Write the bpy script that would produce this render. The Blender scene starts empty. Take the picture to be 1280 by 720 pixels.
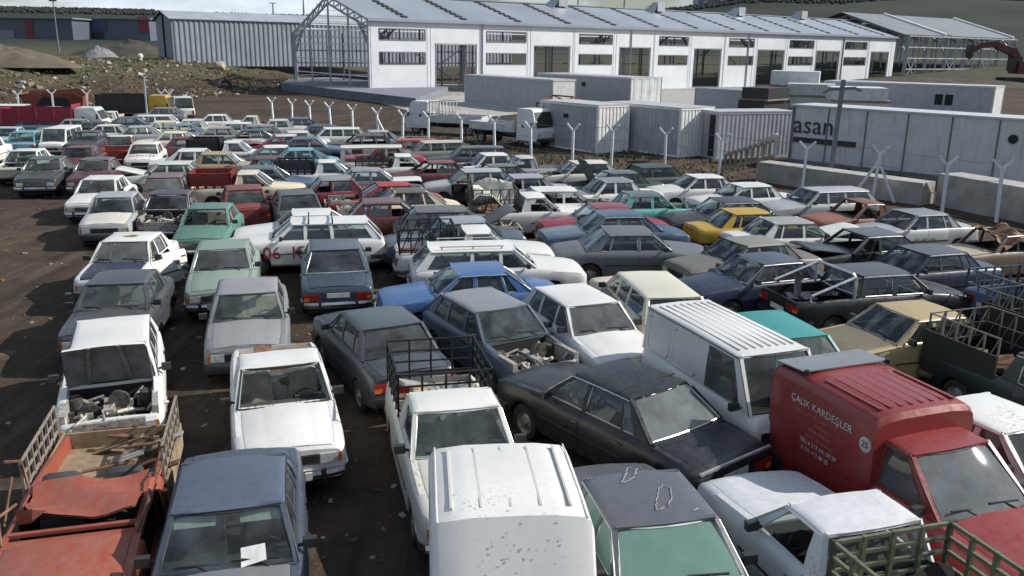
import bpy, bmesh, math, random
from mathutils import Vector, Matrix
R_ = random.Random(7)
SC = bpy.context.scene
COL = SC.collection
rad = math.radians

# ------------------------------------------------------------------ camera
CAM_H, FPX, PITCH, ROLL = 6.2, 1080.0, math.atan(300/1080.0), math.radians(.9)
_R0, _U0, _F = Vector((1,0,0)), Vector((0,math.sin(PITCH),math.cos(PITCH))), Vector((0,math.cos(PITCH),-math.sin(PITCH)))
_R = _R0*math.cos(ROLL) + _U0*math.sin(ROLL)
_U = _U0*math.cos(ROLL) - _R0*math.sin(ROLL)
def ray(px, py):
    return _F + _R*((px-640)/FPX) + _U*((360-py)/FPX)
def P(px, py, h=0.0):
    """world point at height h seen in photo pixel px, py"""
    d = ray(px, py); t = (h-CAM_H)/d.z
    return Vector((d.x*t, d.y*t, h))
def PD(px, py, depth):
    d = ray(px, py); return Vector((0,0,CAM_H)) + d*depth
cam_d = bpy.data.cameras.new('camera'); cam = bpy.data.objects.new('camera', cam_d); COL.objects.link(cam)
cam_d.sensor_width = 36; cam_d.lens = 36*FPX/1280; cam_d.clip_end = 6000; cam_d.clip_start = .1
M4 = Matrix.Identity(4)
for i in range(3):
    M4[i][0], M4[i][1], M4[i][2] = _R[i], _U[i], -_F[i]
M4[2][3] = CAM_H
cam.matrix_world = M4
SC.camera = cam

# ------------------------------------------------------------------ mesh helper
class MB:
    def __init__(s): s.v=[]; s.f=[]; s.m=[]; s.mi=0
    def quad(s,*p):
        n=len(s.v); s.v += [tuple(q) for q in p]; s.f.append(tuple(range(n,n+len(p)))); s.m.append(s.mi)
    def box(s,x0,x1,y0,y1,z0,z1):
        n=len(s.v)
        s.v += [(x,y,z) for z in (z0,z1) for y in (y0,y1) for x in (x0,x1)]
        for f in ((0,2,3,1),(4,5,7,6),(0,1,5,4),(2,6,7,3),(0,4,6,2),(1,3,7,5)):
            s.f.append(tuple(n+i for i in f)); s.m.append(s.mi)
    def obox(s,c,ax,ay,az):
        """oriented box: centre c, half axes vectors"""
        c=Vector(c); ax=Vector(ax); ay=Vector(ay); az=Vector(az); n=len(s.v)
        s.v += [tuple(c+ax*i+ay*j+az*k) for k in (-1,1) for j in (-1,1) for i in (-1,1)]
        for f in ((0,2,3,1),(4,5,7,6),(0,1,5,4),(2,6,7,3),(0,4,6,2),(1,3,7,5)):
            s.f.append(tuple(n+i for i in f)); s.m.append(s.mi)
    def bar(s,p,q,a,b=None,up=(0,0,1)):
        """square bar from p to q, half sizes a, b"""
        p=Vector(p); q=Vector(q); d=(q-p); b=a if b is None else b
        if d.length<1e-6: return
        u=Vector(up); 
        if abs(d.normalized().dot(u))>.97: u=Vector((1,0,0))
        e=d.cross(u).normalized(); g=e.cross(d).normalized()
        s.obox((p+q)/2, d/2, e*a, g*b)
    def tube(s,pts,r,n=6,closed=False):
        pts=[Vector(p) for p in pts]; N=len(pts); rings=[]
        for i,p in enumerate(pts):
            if closed: d=pts[(i+1)%N]-pts[i-1]
            else: d=pts[min(i+1,N-1)]-pts[max(i-1,0)]
            d.normalize(); u=Vector((0,0,1)) if abs(d.z)<.9 else Vector((1,0,0))
            e=d.cross(u).normalized(); g=e.cross(d)
            k=len(s.v); rr=r[i] if isinstance(r,(list,tuple)) else r
            s.v += [tuple(p+(e*math.cos(t)+g*math.sin(t))*rr) for t in [2*math.pi*j/n for j in range(n)]]
            rings.append(k)
        for i in range(N if closed else N-1):
            a,b=rings[i],rings[(i+1)%N]
            for j in range(n):
                s.f.append((a+j,a+(j+1)%n,b+(j+1)%n,b+j)); s.m.append(s.mi)
        if not closed:
            s.f.append(tuple(rings[0]+j for j in range(n))[::-1]); s.m.append(s.mi)
            s.f.append(tuple(rings[-1]+j for j in range(n))); s.m.append(s.mi)
    def grid(s,rows):
        n=len(s.v); w=len(rows[0])
        for r in rows: s.v += [tuple(q) for q in r]
        for i in range(len(rows)-1):
            for j in range(w-1):
                a=n+i*w+j; s.f.append((a,a+1,a+w+1,a+w)); s.m.append(s.mi)
    def slab(s,pts,thick):
        """polygon with thickness vector"""
        t=Vector(thick); a=[Vector(p) for p in pts]; b=[p+t for p in a]; n=len(a)
        s.quad(*a); s.quad(*b[::-1])
        for i in range(n): s.quad(a[i],b[i],b[(i+1)%n],a[(i+1)%n])
    def revolve(s,prof,axis_y0,cx,cz,n=20):
        """profile of (radius, y) turned about the y axis through (cx, cz)"""
        k=len(s.v); m=len(prof)
        for i in range(n):
            t=2*math.pi*i/n
            s.v += [(cx+r*math.cos(t), axis_y0+y, cz+r*math.sin(t)) for r,y in prof]
        for i in range(n):
            for j in range(m-1):
                a=k+i*m+j; b=k+((i+1)%n)*m+j
                s.f.append((a,a+1,b+1,b)); s.m.append(s.mi)
    def mesh(s,name,mats,pivot=(0,0,0),smooth=35,merge=True,recalc=True):
        me=bpy.data.meshes.new(name)
        px,py,pz=pivot
        me.from_pydata([(x-px,y-py,z-pz) for x,y,z in s.v],[],s.f)
        for i,m in enumerate(s.m): me.polygons[i].material_index=m
        for m in mats: me.materials.append(m)
        bm=bmesh.new(); bm.from_mesh(me)
        if merge: bmesh.ops.remove_doubles(bm,verts=bm.verts,dist=.0004)
        if recalc: bmesh.ops.recalc_face_normals(bm,faces=bm.faces)
        bm.to_mesh(me); bm.free()
        if smooth:
            for p in me.polygons: p.use_smooth=True
            me.set_sharp_from_angle(angle=rad(smooth))
        me.update()
        return me
def ob(name, me, parent=None, loc=None, rz=None, color=None):
    o=bpy.data.objects.new(name,me); COL.objects.link(o)
    if parent is not None: o.parent=parent
    if loc is not None: o.location=loc
    if rz is not None: o.rotation_euler=(0,0,rz)
    if color is not None: o.color=(*color,1)
    return o
def tag(o,label,cat,group=None,kind=None):
    if label: o['label']=label
    if cat: o['category']=cat
    if group: o['group']=group
    if kind: o['kind']=kind
    return o
def empty(name,loc=(0,0,0),rz=0,label=None,cat=None,group=None):
    o=bpy.data.objects.new(name,None); COL.objects.link(o); o.location=loc; o.rotation_euler=(0,0,rz)
    o.empty_display_size=.3
    return tag(o,label,cat,group)

# ------------------------------------------------------------------ materials
class NT:
    def __init__(s,name):
        s.mat=bpy.data.materials.new(name); s.mat.use_nodes=True; s.t=s.mat.node_tree; s.t.nodes.clear()
        s.out=s.n('ShaderNodeOutputMaterial'); s.b=s.n('ShaderNodeBsdfPrincipled'); s.l(s.b.outputs[0],s.out.inputs[0])
    def n(s,t,**k):
        x=s.t.nodes.new(t)
        for a,b in k.items(): setattr(x,a,b)
        return x
    def l(s,a,b): s.t.links.new(a,b)
    def set(s,**k):
        for a,b in k.items():
            i=s.b.inputs[a.replace('_',' ')]
            if hasattr(b,'is_output'): s.l(b,i)
            else: i.default_value=(*b,1) if isinstance(b,tuple) and len(b)==3 else b
    def noise(s,vec,scale,detail=4,rough=.55):
        x=s.n('ShaderNodeTexNoise'); x.inputs['Scale'].default_value=scale; x.inputs['Detail'].default_value=detail; x.inputs['Roughness'].default_value=rough
        if vec is not None: s.l(vec,x.inputs['Vector'])
        return x.outputs['Fac']
    def ramp(s,fac,stops):
        x=s.n('ShaderNodeValToRGB'); e=x.color_ramp.elements
        while len(e)<len(stops): e.new(.5)
        for i,(p,c) in enumerate(stops): e[i].position=p; e[i].color=(*c,1) if len(c)==3 else c
        s.l(fac,x.inputs[0]); return x.outputs[0]
    def rng(s,fac,a,b,c=0,d=1):
        x=s.n('ShaderNodeMapRange'); s.l(fac,x.inputs[0])
        for i,v in enumerate((a,b,c,d)): x.inputs[i+1].default_value=v
        return x.outputs[0]
    def math(s,op,a,b=None):
        x=s.n('ShaderNodeMath',operation=op)
        for i,v in enumerate((a,b)):
            if v is None: continue
            if hasattr(v,'is_output'): s.l(v,x.inputs[i])
            else: x.inputs[i].default_value=v
        return x.outputs[0]
    def mix(s,fac,a,b,mode='MIX'):
        x=s.n('ShaderNodeMix',data_type='RGBA',blend_type=mode)
        for i,v in ((0,fac),(6,a),(7,b)):
            if hasattr(v,'is_output'): s.l(v,x.inputs[i])
            else: x.inputs[i].default_value=(*v,1) if isinstance(v,tuple) else v
        return x.outputs[2]
    def bump(s,h,strength=.3,dist=.02):
        x=s.n('ShaderNodeBump'); x.inputs['Strength'].default_value=strength; x.inputs['Distance'].default_value=dist
        s.l(h,x.inputs['Height']); s.l(x.outputs[0],s.b.inputs['Normal'])
    def objvec(s):
        """object coordinates shifted by a random amount per object"""
        tc=s.n('ShaderNodeTexCoord'); oi=s.n('ShaderNodeObjectInfo')
        a=s.n('ShaderNodeVectorMath',operation='ADD'); m=s.math('MULTIPLY',oi.outputs['Random'],73.)
        s.l(tc.outputs['Object'],a.inputs[0]); c=s.n('ShaderNodeCombineXYZ')
        for i in range(3): s.l(m,c.inputs[i])
        s.l(c.outputs[0],a.inputs[1]); return a.outputs[0],oi
def simple(name,col,rough=.6,metal=0.,var=.25,scale=3.,spec=.5,bump=0.):
    t=NT(name); v,oi=t.objvec(); n=t.noise(v,scale,5,.6)
    c=t.mix(t.rng(n,.3,.7),tuple(x*(1-var) for x in col),tuple(min(1,x*(1+var)) for x in col))
    t.set(Base_Color=c,Roughness=t.rng(t.noise(v,scale*2),.2,.8,max(0,rough-.12),min(1,rough+.12)),Metallic=metal,Specular_IOR_Level=spec)
    if bump: t.bump(n,bump,.05)
    return t.mat
def paint_mat(name='weathered_paint',dust=.17,rust=.5,rough0=.20):
    t=NT(name); v,oi=t.objvec(); col=oi.outputs['Color']
    geo=t.n('ShaderNodeNewGeometry'); sx=t.n('ShaderNodeSeparateXYZ'); t.l(geo.outputs['Normal'],sx.inputs[0])
    big=t.noise(v,.8,2,.4); mid=t.noise(v,8,8,.72); fine=t.noise(v,23,6,.7)
    c=t.mix(1.0,col,t.ramp(big,[(.25,(.86,.86,.86)),(.75,(1.08,1.08,1.08))]),'MULTIPLY')
    # dust settles on upward faces, in patches
    up=t.rng(sx.outputs[2],.2,1.,.25,1.)
    dfac=t.math('MULTIPLY',t.math('MULTIPLY',t.rng(mid,.38,.72),up),dust)
    c=t.mix(dfac,c,(.22,.205,.18))
    # streaks running down, chips and rust
    mp=t.n('ShaderNodeMapping'); t.l(v,mp.inputs[0]); mp.inputs['Scale'].default_value=(6,6,.6)
    st=t.rng(t.noise(mp.outputs[0],4,4,.6),.58,.78,0,.22)
    c=t.mix(st,c,(.09,.075,.06))
    thr=t.math('ADD',t.math('MULTIPLY',oi.outputs['Random'],-.11),.765)
    rf=t.math('MULTIPLY',t.math('GREATER_THAN',t.math('ADD',t.math('MULTIPLY',big,.45),t.math('MULTIPLY',fine,.62)),thr),rust)
    c=t.mix(rf,c,(.10,.055,.035))
    t.set(Base_Color=c,Roughness=t.rng(mid,.25,.8,rough0,rough0+.26),Specular_IOR_Level=.5,Coat_Weight=.05,Coat_Roughness=.1)
    t.bump(t.math('ADD',t.math('MULTIPLY',t.noise(v,2.2,1,.3),.8),t.math('MULTIPLY',mid,.06)),.16,.03)
    return t.mat
def glass_mat(name,tint=(.60,.68,.66),dust=.11,dustcol=(.34,.38,.38),lo=.25):
    t=NT(name); t.t.nodes.remove(t.b); v,oi=t.objvec()
    tr=t.n('ShaderNodeBsdfTransparent'); tr.inputs[0].default_value=(*tint,1)
    gl=t.n('ShaderNodeBsdfGlossy'); gl.inputs['Roughness'].default_value=.03; gl.inputs[0].default_value=(.9,.95,1,1)
    df=t.n('ShaderNodeBsdfDiffuse'); df.inputs[0].default_value=(*dustcol,1)
    geo=t.n('ShaderNodeNewGeometry'); dp=t.n('ShaderNodeVectorMath',operation='DOT_PRODUCT'); t.l(geo.outputs['Normal'],dp.inputs[0]); t.l(geo.outputs['Incoming'],dp.inputs[1])
    fz=t.math('ADD',t.math('MULTIPLY',t.math('POWER',t.math('SUBTRACT',1.,t.math('ABSOLUTE',dp.outputs['Value'])),4.2),.95),.055)
    m1=t.n('ShaderNodeMixShader'); t.l(t.math('MINIMUM',fz,1.),m1.inputs[0]); t.l(tr.outputs[0],m1.inputs[1]); t.l(gl.outputs[0],m1.inputs[2])
    n=t.noise(v,2.6,6,.65)
    amt=t.math('MULTIPLY',t.rng(n,.3,.75,lo,1.),t.math('ADD',t.math('MULTIPLY',oi.outputs['Random'],dust*1.2),dust*.4))
    m2=t.n('ShaderNodeMixShader'); t.l(amt,m2.inputs[0]); t.l(m1.outputs[0],m2.inputs[1]); t.l(df.outputs[0],m2.inputs[2])
    t.l(m2.outputs[0],t.out.inputs[0]); return t.mat
def objcol_mat(name,rough=.7,var=.3,scale=6.,metal=0.,bump=0.,streak=0.):
    t=NT(name); v,oi=t.objvec(); n=t.noise(v,scale,5,.6)
    c=t.mix(1.,oi.outputs['Color'],t.ramp(n,[(.3,(1-var,)*3),(.7,(1+var*.6,)*3)]),'MULTIPLY')
    if streak:
        mp=t.n('ShaderNodeMapping'); t.l(v,mp.inputs[0]); mp.inputs['Scale'].default_value=(3,3,.25)
        c=t.mix(t.rng(t.noise(mp.outputs[0],2.2,5,.65),.54,.75,0,streak),c,(.13,.10,.075))
    t.set(Base_Color=c,Roughness=rough,Metallic=metal)
    if bump: t.bump(n,bump,.03)
    return t.mat
M={}
M['paint']=paint_mat()
M['flat']=paint_mat('chalky_paint',.34,.75,.40)
M['glass']=glass_mat('window_glass')
M['dusty']=glass_mat('dusty_window_glass',(.54,.62,.60),.26,(.30,.32,.31),.45)
M['hazy']=glass_mat('hazy_window_glass',(.42,.5,.5),.40,(.36,.40,.41),.5)  # pale film puts haze and reflected sky into the glass colour
M['green_glass']=glass_mat('green_tinted_glass',(.30,.48,.42),.62,(.20,.33,.29),.75)
M['rubber']=simple('black_rubber',(.018,.018,.018),.7)
M['trim']=simple('dark_plastic_trim',(.03,.03,.032),.55)
M['chrome']=simple('dull_chrome',(.50,.50,.50),.28,1.,.3)
M['alu']=simple('bright_trim',(.62,.62,.60),.35,.7,.2)
M['tyre']=simple('tyre_rubber',(.022,.021,.02),.85,0,.4,8)
M['rim']=simple('steel_rim',(.26,.25,.24),.5,.5,.4,8)
M['under']=simple('underbody_dark',(.02,.018,.016),.9)
M['inside']=simple('cabin_trim',(.045,.043,.042),.8)
M['seat']=objcol_mat('seat_cloth',.9,.3,5)
M['underhood']=simple('underhood_panel',(.20,.205,.21),.7,0,.35,5)
M['lamp']=simple('headlamp_glass',(.55,.56,.54),.15,.2,.35,14)
M['red']=simple('red_lens',(.28,.02,.02),.2,0,.3,10)
M['orange']=simple('orange_lens',(.55,.16,.03),.22,0,.3,10)
M['grime']=simple('oily_engine_metal',(.085,.08,.072),.55,.3,.8,14)
M['enginealu']=simple('engine_alloy',(.36,.34,.30),.55,.2,.6,18)
M['plate']=simple('number_plate',(.62,.62,.58),.5)
M['paper']=simple('paper',(.75,.75,.72),.7)
M['wood']=simple('weathered_wood',(.25,.19,.12),.85,0,.4,4)
M['steelpipe']=objcol_mat('painted_steel_pipe',.5,.35,9)
M['metal']=objcol_mat('painted_sheet',.42,.14,1.6,streak=.5)
M['spray_red']=simple('red_spray_paint',(.32,.02,.03),.7)
M['spray_yellow']=simple('yellow_spray_paint',(.17,.145,.03),.7)
M['chalk']=simple('chalk_scratch',(.40,.39,.38),.8)
M['spray_white']=simple('white_lettering',(.52,.47,.46),.6)
M['concrete']=simple('concrete',(.34,.33,.31),.9,0,.25,1.5,.3,.2)
M['rusty']=simple('rusty_sheet',(.16,.08,.045),.8,0,.6,5)
M['cloth']=objcol_mat('canvas_sheet',.9,.25,3)
# ------------------------------------------------------------------ car generator
def lerp(a,b,t): return a+(b-a)*t
def itp(pts,x):
    if x<=pts[0][0]: return pts[0][1]
    for (a,u),(b,v) in zip(pts,pts[1:]):
        if x<=b: return u+(v-u)*(x-a)/(b-a)
    return pts[-1][1]
def L3(a,b,t): return Vector(a).lerp(Vector(b),t)

def make_kind(kind, L=4.3, W=1.63, zr=1.36, belt=.93, top=(), ws=.86, rf=.32, rr=-.74, rb=-1.3, axles=(1.27,-1.17),
              doors=((.95,.0),(-.02,-.80)), wins=(), wr=.585, rtyre=.30, Ra=.345, deck='trunk', bed=None, sill=.24,
              rear='glass', ribs=0, gutter='chrome', bumper='chrome', lampf='rect', tall=0, hoodribs=True, windback=True, fit=.0, xend=None):
    """returns list of parts: dict(key,name,mesh,pivot,parent,role,lod)"""
    parts=[]; xr,xf=xend or (-L/2,L/2)
    top=sorted(top); wb=W/2-.095
    plan=[(xr,.895),(xr+.05,.93),(xr+.16,.96),(xr+.6,.99),(0,1),(xf-.6,.985),(xf-.16,.95),(xf-.05,.915),(xf,.87)]
    hw=lambda x: W/2*itp(plan,x)
    zt=lambda x: itp(top,x)
    top=[(xr,top[0][1])]+[p for p in top if xr<p[0]<xf]+[(xf,top[-1][1])]
    arch=lambda x: max([math.sqrt(max(0,Ra*Ra-(x-a)**2))+rtyre for a in axles if abs(x-a)<Ra]+[0])
    def zbot(x):
        base=sill+.1*max(0,(x-xf+.35)/.35,(xr+.35-x)/.35)
        return max(base,arch(x))
    xs={xr,xr+.05,xr+.16,xf,xf-.05,xf-.16}
    for a in axles:
        for f in (-1,-.93,-.75,-.5,-.2,.2,.5,.75,.93,1): xs.add(a+Ra*f)
    for a,b in doors: xs.add(a); xs.add(b)
    for x,_ in top: xs.add(x)
    for x in (ws,rb,.4,-.4): xs.add(x)
    hood=(ws+.04, xf-.03) if ws+.25<xf else None
    lid=(xr+.035, rb-.07) if deck=='trunk' else None
    for r in (hood,lid):
        if r: xs.add(r[0]); xs.add(r[1])
    if bed: xs.add(bed); xs.add(xr+.05)
    xs=sorted(xs); xs=[x for i,x in enumerate(xs) if i==0 or x-xs[i-1]>.012]
    def near(x): return min(xs,key=lambda q:abs(q-x))
    def rows(x):
        w=hw(x); b=zbot(x); t=zt(x); zc=min(.66,t-.14)
        ina=arch(x)>sill
        zc=max(zc,b+.01)
        o0=.012 if ina else .07
        z1=lerp(b,zc,.14); z2=lerp(b,zc,.55); z4=lerp(zc,t,.5)
        return [(w-o0,b),(w-.012 if not ina else w-.004,z1),(w-.002,z2),(w,zc),(w-.014,z4),(w-.032,lerp(zc,t,.84)),(w-.075,t)]
    def topy(x): return hw(x)-.075
    def topp(x,f,dz=0,crown=.035): return (x,f*topy(x),zt(x)+crown*(1-f*f)+dz)
    def indoor(a,b):
        m=(a+b)/2
        return any(d[1]-.001<m<d[0]+.001 for d in doors)
    b=MB()
    for s in (1,-1):
        for i in range(len(xs)-1):
            A,B=xs[i],xs[i+1]; ra,rb_=rows(A),rows(B)
            for k in range(6):
                if indoor(A,B) and k>=1: continue
                b.quad((A,s*ra[k][0],ra[k][1]),(B,s*rb_[k][0],rb_[k][1]),(B,s*rb_[k+1][0],rb_[k+1][1]),(A,s*ra[k+1][0],ra[k+1][1]))
            # arch lip
            if arch(A)>sill+.01 or arch(B)>sill+.01:
                b.quad((A,s*ra[0][0],ra[0][1]),(B,s*rb_[0][0],rb_[0][1]),(B,s*(rb_[0][0]-.12),rb_[0][1]-.005),(A,s*(ra[0][0]-.12),ra[0][1]-.005))
            else:
                b.quad((A,s*ra[0][0],ra[0][1]),(B,s*rb_[0][0],rb_[0][1]),(B,s*(rb_[0][0]-.1),rb_[0][1]+.0),(A,s*(ra[0][0]-.1),ra[0][1]+.0))
    # top surfaces
    for i in range(len(xs)-1):
        A,B=xs[i],xs[i+1]; m=(A+B)/2
        ingh = rb<m<ws
        inhood = hood and hood[0]-.001<m<hood[1]+.001
        inlid = lid and lid[0]-.001<m<lid[1]+.001
        inbed = bed is not None and m<bed
        if inbed:
            fr=[1,.93]
        elif ingh: fr=[1,.955]
        elif inhood or inlid: fr=[1,.88]
        else: fr=[1,.88,.5,0]
        for s in (1,-1):
            for f0,f1 in zip(fr,fr[1:]):
                b.quad(topp(A,s*f0),topp(B,s*f0),topp(B,s*f1),topp(A,s*f1))
            if inhood or inlid:   # gutter under the panel edge
                p,q=topp(A,s*.88),topp(B,s*.88)
                b.quad(p,q,(q[0],q[1]-s*.01,q[2]-.05),(p[0],p[1]-s*.01,p[2]-.05))
            if inbed:
                p,q=topp(A,s*.93),topp(B,s*.93)
                b.quad(p,q,(q[0],q[1],.60),(p[0],p[1],.60))
                b.quad((A,0,.60),(B,0,.60),(B,s*abs(q[1]),.60),(A,s*abs(p[1]),.60))
    # nose and tail panels
    for X in (xr,xf):
        r=rows(X)
        for k in range(6):
            b.quad((X,-r[k][0],r[k][1]),(X,r[k][0],r[k][1]),(X,r[k+1][0],r[k+1][1]),(X,-r[k+1][0],r[k+1][1]))
        b.quad(*[topp(X,f) for f in (-1,-.5,0,.5,1)])
    if bed is not None:
        X=xr+.05; y=topy(X)*.93
        b.quad((X,-y,.6),(X,y,.6),(X,y,zt(X)+.005),(X,-y,zt(X)+.005))
        b.quad((X,-y,zt(X)+.005),(X,y,zt(X)+.005),(xr,y,zt(xr)+.004),(xr,-y,zt(xr)+.004))
        y=topy(bed)*.97
        b.quad((bed,-y,.3),(bed,y,.3),(bed,y,belt+.02),(bed,-y,belt+.02))
        b.quad((bed+.06,-y,.3),(bed+.06,y,.3),(bed+.06,y,belt+.02),(bed+.06,-y,belt+.02))
    # greenhouse
    zrail=zr
    def sp(x0,x1,v,s,inn=0.):
        bul=.012*math.sin(math.pi*v)
        return Vector((lerp(x0,x1,v), s*(lerp(wb,wr,v)+bul-inn), lerp(belt,zrail,v)))
    T=.035
    def slabside(xb0,xb1,xt0,xt1,v0,v1,s):
        p=lambda xb,xt,v: sp(xb,xt,v,s)
        b.slab([p(xb0,xt0,v0),p(xb1,xt1,v0),p(xb1,xt1,(v0+v1)/2),p(xb1,xt1,v1),p(xb0,xt0,v1),p(xb0,xt0,(v0+v1)/2)],(0,-s*T,0))
    edges=[(ws-.02,rf-.01)]
    for w in wins: edges += [(w[0],w[2]),(w[1],w[3])]
    edges.append((rb+.02,rr+.01))
    for s in (1,-1):
        for (a0,t0),(a1,t1) in zip(edges[0::2],edges[1::2]):
            slabside(a0,a1,t0,t1,0,1,s)
        for w in wins:
            slabside(w[0],w[1],w[2],w[3],-.0,.05,s); slabside(w[0],w[1],w[2],w[3],.91,1,s)
        # corner posts
        b.bar((ws,s*(wb-.02),belt),(rf,s*(wr-.02),zrail),.028,.022)
        if rear!='none': b.bar((rb,s*(wb-.02),belt),(rr,s*(wr-.02),zrail),.03,.03)
    # header, cowl and rear shelf rails
    b.bar((rf+.01,-wr+.02,zrail+.0),(rf+.01,wr-.02,zrail+.0),.03,.02)
    b.bar((rr-.01,-wr+.02,zrail+.0),(rr-.01,wr-.02,zrail+.0),.03,.02)
    zw=belt+.01
    b.box(ws-.10,ws+.05,-wb+.02,wb-.02,belt-.04,belt+.018)
    if deck=='trunk' or deck=='hatch': b.box(rb-.08,rb+.05,-wb+.02,wb-.02,belt-.05,belt+.018)
    body=dict(key='body',name='body',mesh=b.mesh(kind+'_body',[M['paint']]),role='paint',lod=0); parts.append(body)
    # roof
    r=MB(); n=8; rows_=[]
    ys=[-1,-.985,-.95,-.82,-.5,0,.5,.82,.95,.985,1]; zs=[-.028,-.004,.014,.03,.042,.048]; zs=zs+zs[-2::-1]
    for i in range(n+1):
        t=i/n; x=lerp(rf+.02,rr-.02,t); c=1-.55*abs(2*t-1)**2.2
        row=[]
        for yy,zz in zip(ys,zs):
            bow=.05*(1-yy*yy)*(1-2*t if abs(2*t-1)>.6 else 0)
            row.append((x+bow,yy*(wr+.02),zrail+(zz*c if zz>0 else zz)))
        rows_.append(row)
    r.grid(rows_)
    for row in (rows_[0],rows_[-1]):
        r.grid([row,[(p[0]-(.02 if row is rows_[0] else -.02),p[1],min(p[2],zrail)-.03) for p in row]])
    r.grid([[(p[0],p[1]*.96,p[2]-.03) for p in row] for row in rows_])
    for k in range(ribs):
        y=lerp(-wr*.78,wr*.78,k/max(1,ribs-1))
        r.box(rr+.12,rf-.18,y-.009,y+.009,zrail+.02,zrail+.050-.012*abs(y))
    parts.append(dict(key='roof',name='roof',mesh=r.mesh(kind+'_roof',[M['paint']],recalc=True),role='roof',lod=0))
    # hood and lid
    def panel(rng,edge,nose,name,role):
        h=MB(); X=[x for x in xs if rng[0]<x<rng[1]]; X=[rng[0]+.006]+[x for x in X if x-rng[0]>.03 and rng[1]-x>.02]+[rng[1]-.004]
        F=[-.872,-.84,-.5,-.42,-.34,0,.34,.42,.5,.84,.872]
        rise=[0,.008,.008,.008,.015,.015,.015,.008,.008,.008,0] if hoodribs else [0]+[.008]*9+[0]
        rw=[[ (lambda p:(p[0],p[1],p[2]+rz))(topp(x,f)) for f,rz in zip(F,rise)] for x in X]
        h.grid(rw)
        for row in (rw[0],rw[-1]): h.grid([row,[(p[0],p[1],p[2]-.03) for p in row]])
        for j in (0,-1): h.grid([[q[j] for q in rw],[(q[j][0],q[j][1],q[j][2]-.03) for q in rw]])
        h.mi=1
        h.grid([[(p[0],p[1]*.98,p[2]-.03) for p in row] for row in rw])
        for y in (-.35,.35): h.bar((rw[0][0][0],y*.9,rw[0][0][2]-.0),(rw[-1][0][0],y*.6,rw[-1][0][2]-.0),.03,.012)
        pv=(rng[0],0,zt(rng[0])) if role=='hood' else (rng[1],0,zt(rng[1]))
        parts.append(dict(key=name,name=name,mesh=h.mesh(kind+'_'+name,[M['paint'],M['underhood']],pivot=pv,recalc=False),role=role,lod=0,pivot=pv))
    if hood: panel(hood,.88,True,'hood','hood')
    if lid: panel(lid,.88,False,'trunk_lid','lid')
    # doors
    for di,(a,c) in enumerate(doors):
        for s in (1,-1):
            d=MB(); X=[x for x in xs if c+.02<x<a-.02]; X=[c+.004]+X+[a-.004]
            rw=[[ (x,s*(q[0]),q[1]) for q in rows(x)[1:] ] for x in X]
            for q in rw: q[0]=(q[0][0],q[0][1],q[0][2]+.005)
            d.grid(rw)
            for row in (rw[0],rw[-1]): d.grid([row,[(p[0],p[1]-s*.06,p[2]) for p in row]])
            for j in (0,-1): d.grid([[q[j] for q in rw],[(q[j][0],q[j][1]-s*.06,q[j][2]) for q in rw]])
            d.mi=1; d.grid([[(p[0],p[1]-s*.06,p[2]) for p in row] for row in rw])
            if gutter!='none' and not tall:
                d.mi=2; d.bar((X[0],s*(hw(X[0])+.004),.60),(X[-1],s*(hw(X[-1])+.004),.60),.006,.014)
            pv=(a,s*hw(a),.6)
            parts.append(dict(key='door%d%d'%(di,s),name='door',mesh=d.mesh(kind+'_door',[M['paint'],M['inside'],M['trim']],pivot=pv,recalc=False),role='paint',lod=0,pivot=pv))
            h=MB(); hx=c+.11; zt_=.80 if not tall else .86
            yy=hw(hx)-.014
            h.box(hx-.07,hx+.07,s*yy+s*.0-.012,s*yy+.012+s*.012,zt_-.014,zt_+.012)
            parts.append(dict(key='hnd%d%d'%(di,s),name='handle',mesh=h.mesh(kind+'_handle',[M['chrome'] if gutter=='chrome' else M['trim']],pivot=pv),parent='door%d%d'%(di,s),lod=2,fixed=1))
    # glazing
    def glass(key,name,grid,trim,mat='glass',lod=0):
        g=MB(); g.grid(grid)
        if trim:
            per=[p for p in grid[0]]+[q[-1] for q in grid[1:]]+[p for p in grid[-1][-2::-1]]+[q[0] for q in grid[-2:0:-1]]
            g.mi=1; g.tube(per,trim,4,closed=True)
        parts.append(dict(key=key,name=name,mesh=g.mesh(kind+'_'+name,[M[mat],M[{'chrome':'alu','none':'rubber','black':'rubber'}[gutter]]],recalc=False),role='glass',lod=lod))
    def bowgrid(xb,wb_,zb_,xt,wt_,zt_,bow,n=4,m=6):
        out=[]
        for i in range(n+1):
            v=i/n; out.append([(lerp(xb,xt,v)+bow*(1-(2*j/m-1)**2), lerp(wb_,wt_,v)*(2*j/m-1), lerp(zb_,zt_,v)+.012*math.sin(math.pi*v)) for j in range(m+1)])
        return out
    glass('windshield','windshield',bowgrid(ws-.01,wb-.045,belt+.03,rf+.0,wr-.04,zrail-.012,.07),.013)
    if rear=='glass':
        v0=.0 if deck in('trunk','bed') else .06
        glass('rear_window','rear_window',bowgrid(rb+.005,wb-.05,belt+.035,rr-.005,wr-.045,zrail-.014,-.045),.012)
    elif rear=='panel':
        g=MB(); 
        g.grid(bowgrid(rb,wb-.0,belt-.0,rr,wr-.0,zrail,-.02)); g.grid(bowgrid(rb+.04,wb-.0,belt-.0,rr+.04,wr-.0,zrail,-.02))
        g.bar((rb-.03,0,belt),(rr-.03,0,zrail-.05),.008,.008)
        parts.append(dict(key='rear_door',name='rear_door',mesh=g.mesh(kind+'_rear_door',[M['paint']]),role='paint',lod=0))
    for s in (1,-1):
        for wi,w in enumerate(wins):
            g=[[sp(lerp(w[0],w[1],u),lerp(w[2],w[3],u),v,s,.014) for u in (0,.33,.67,1)] for v in (.05,.35,.65,.91)]
            glass('win%d%d'%(wi,s),'window',g,.009)
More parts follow.
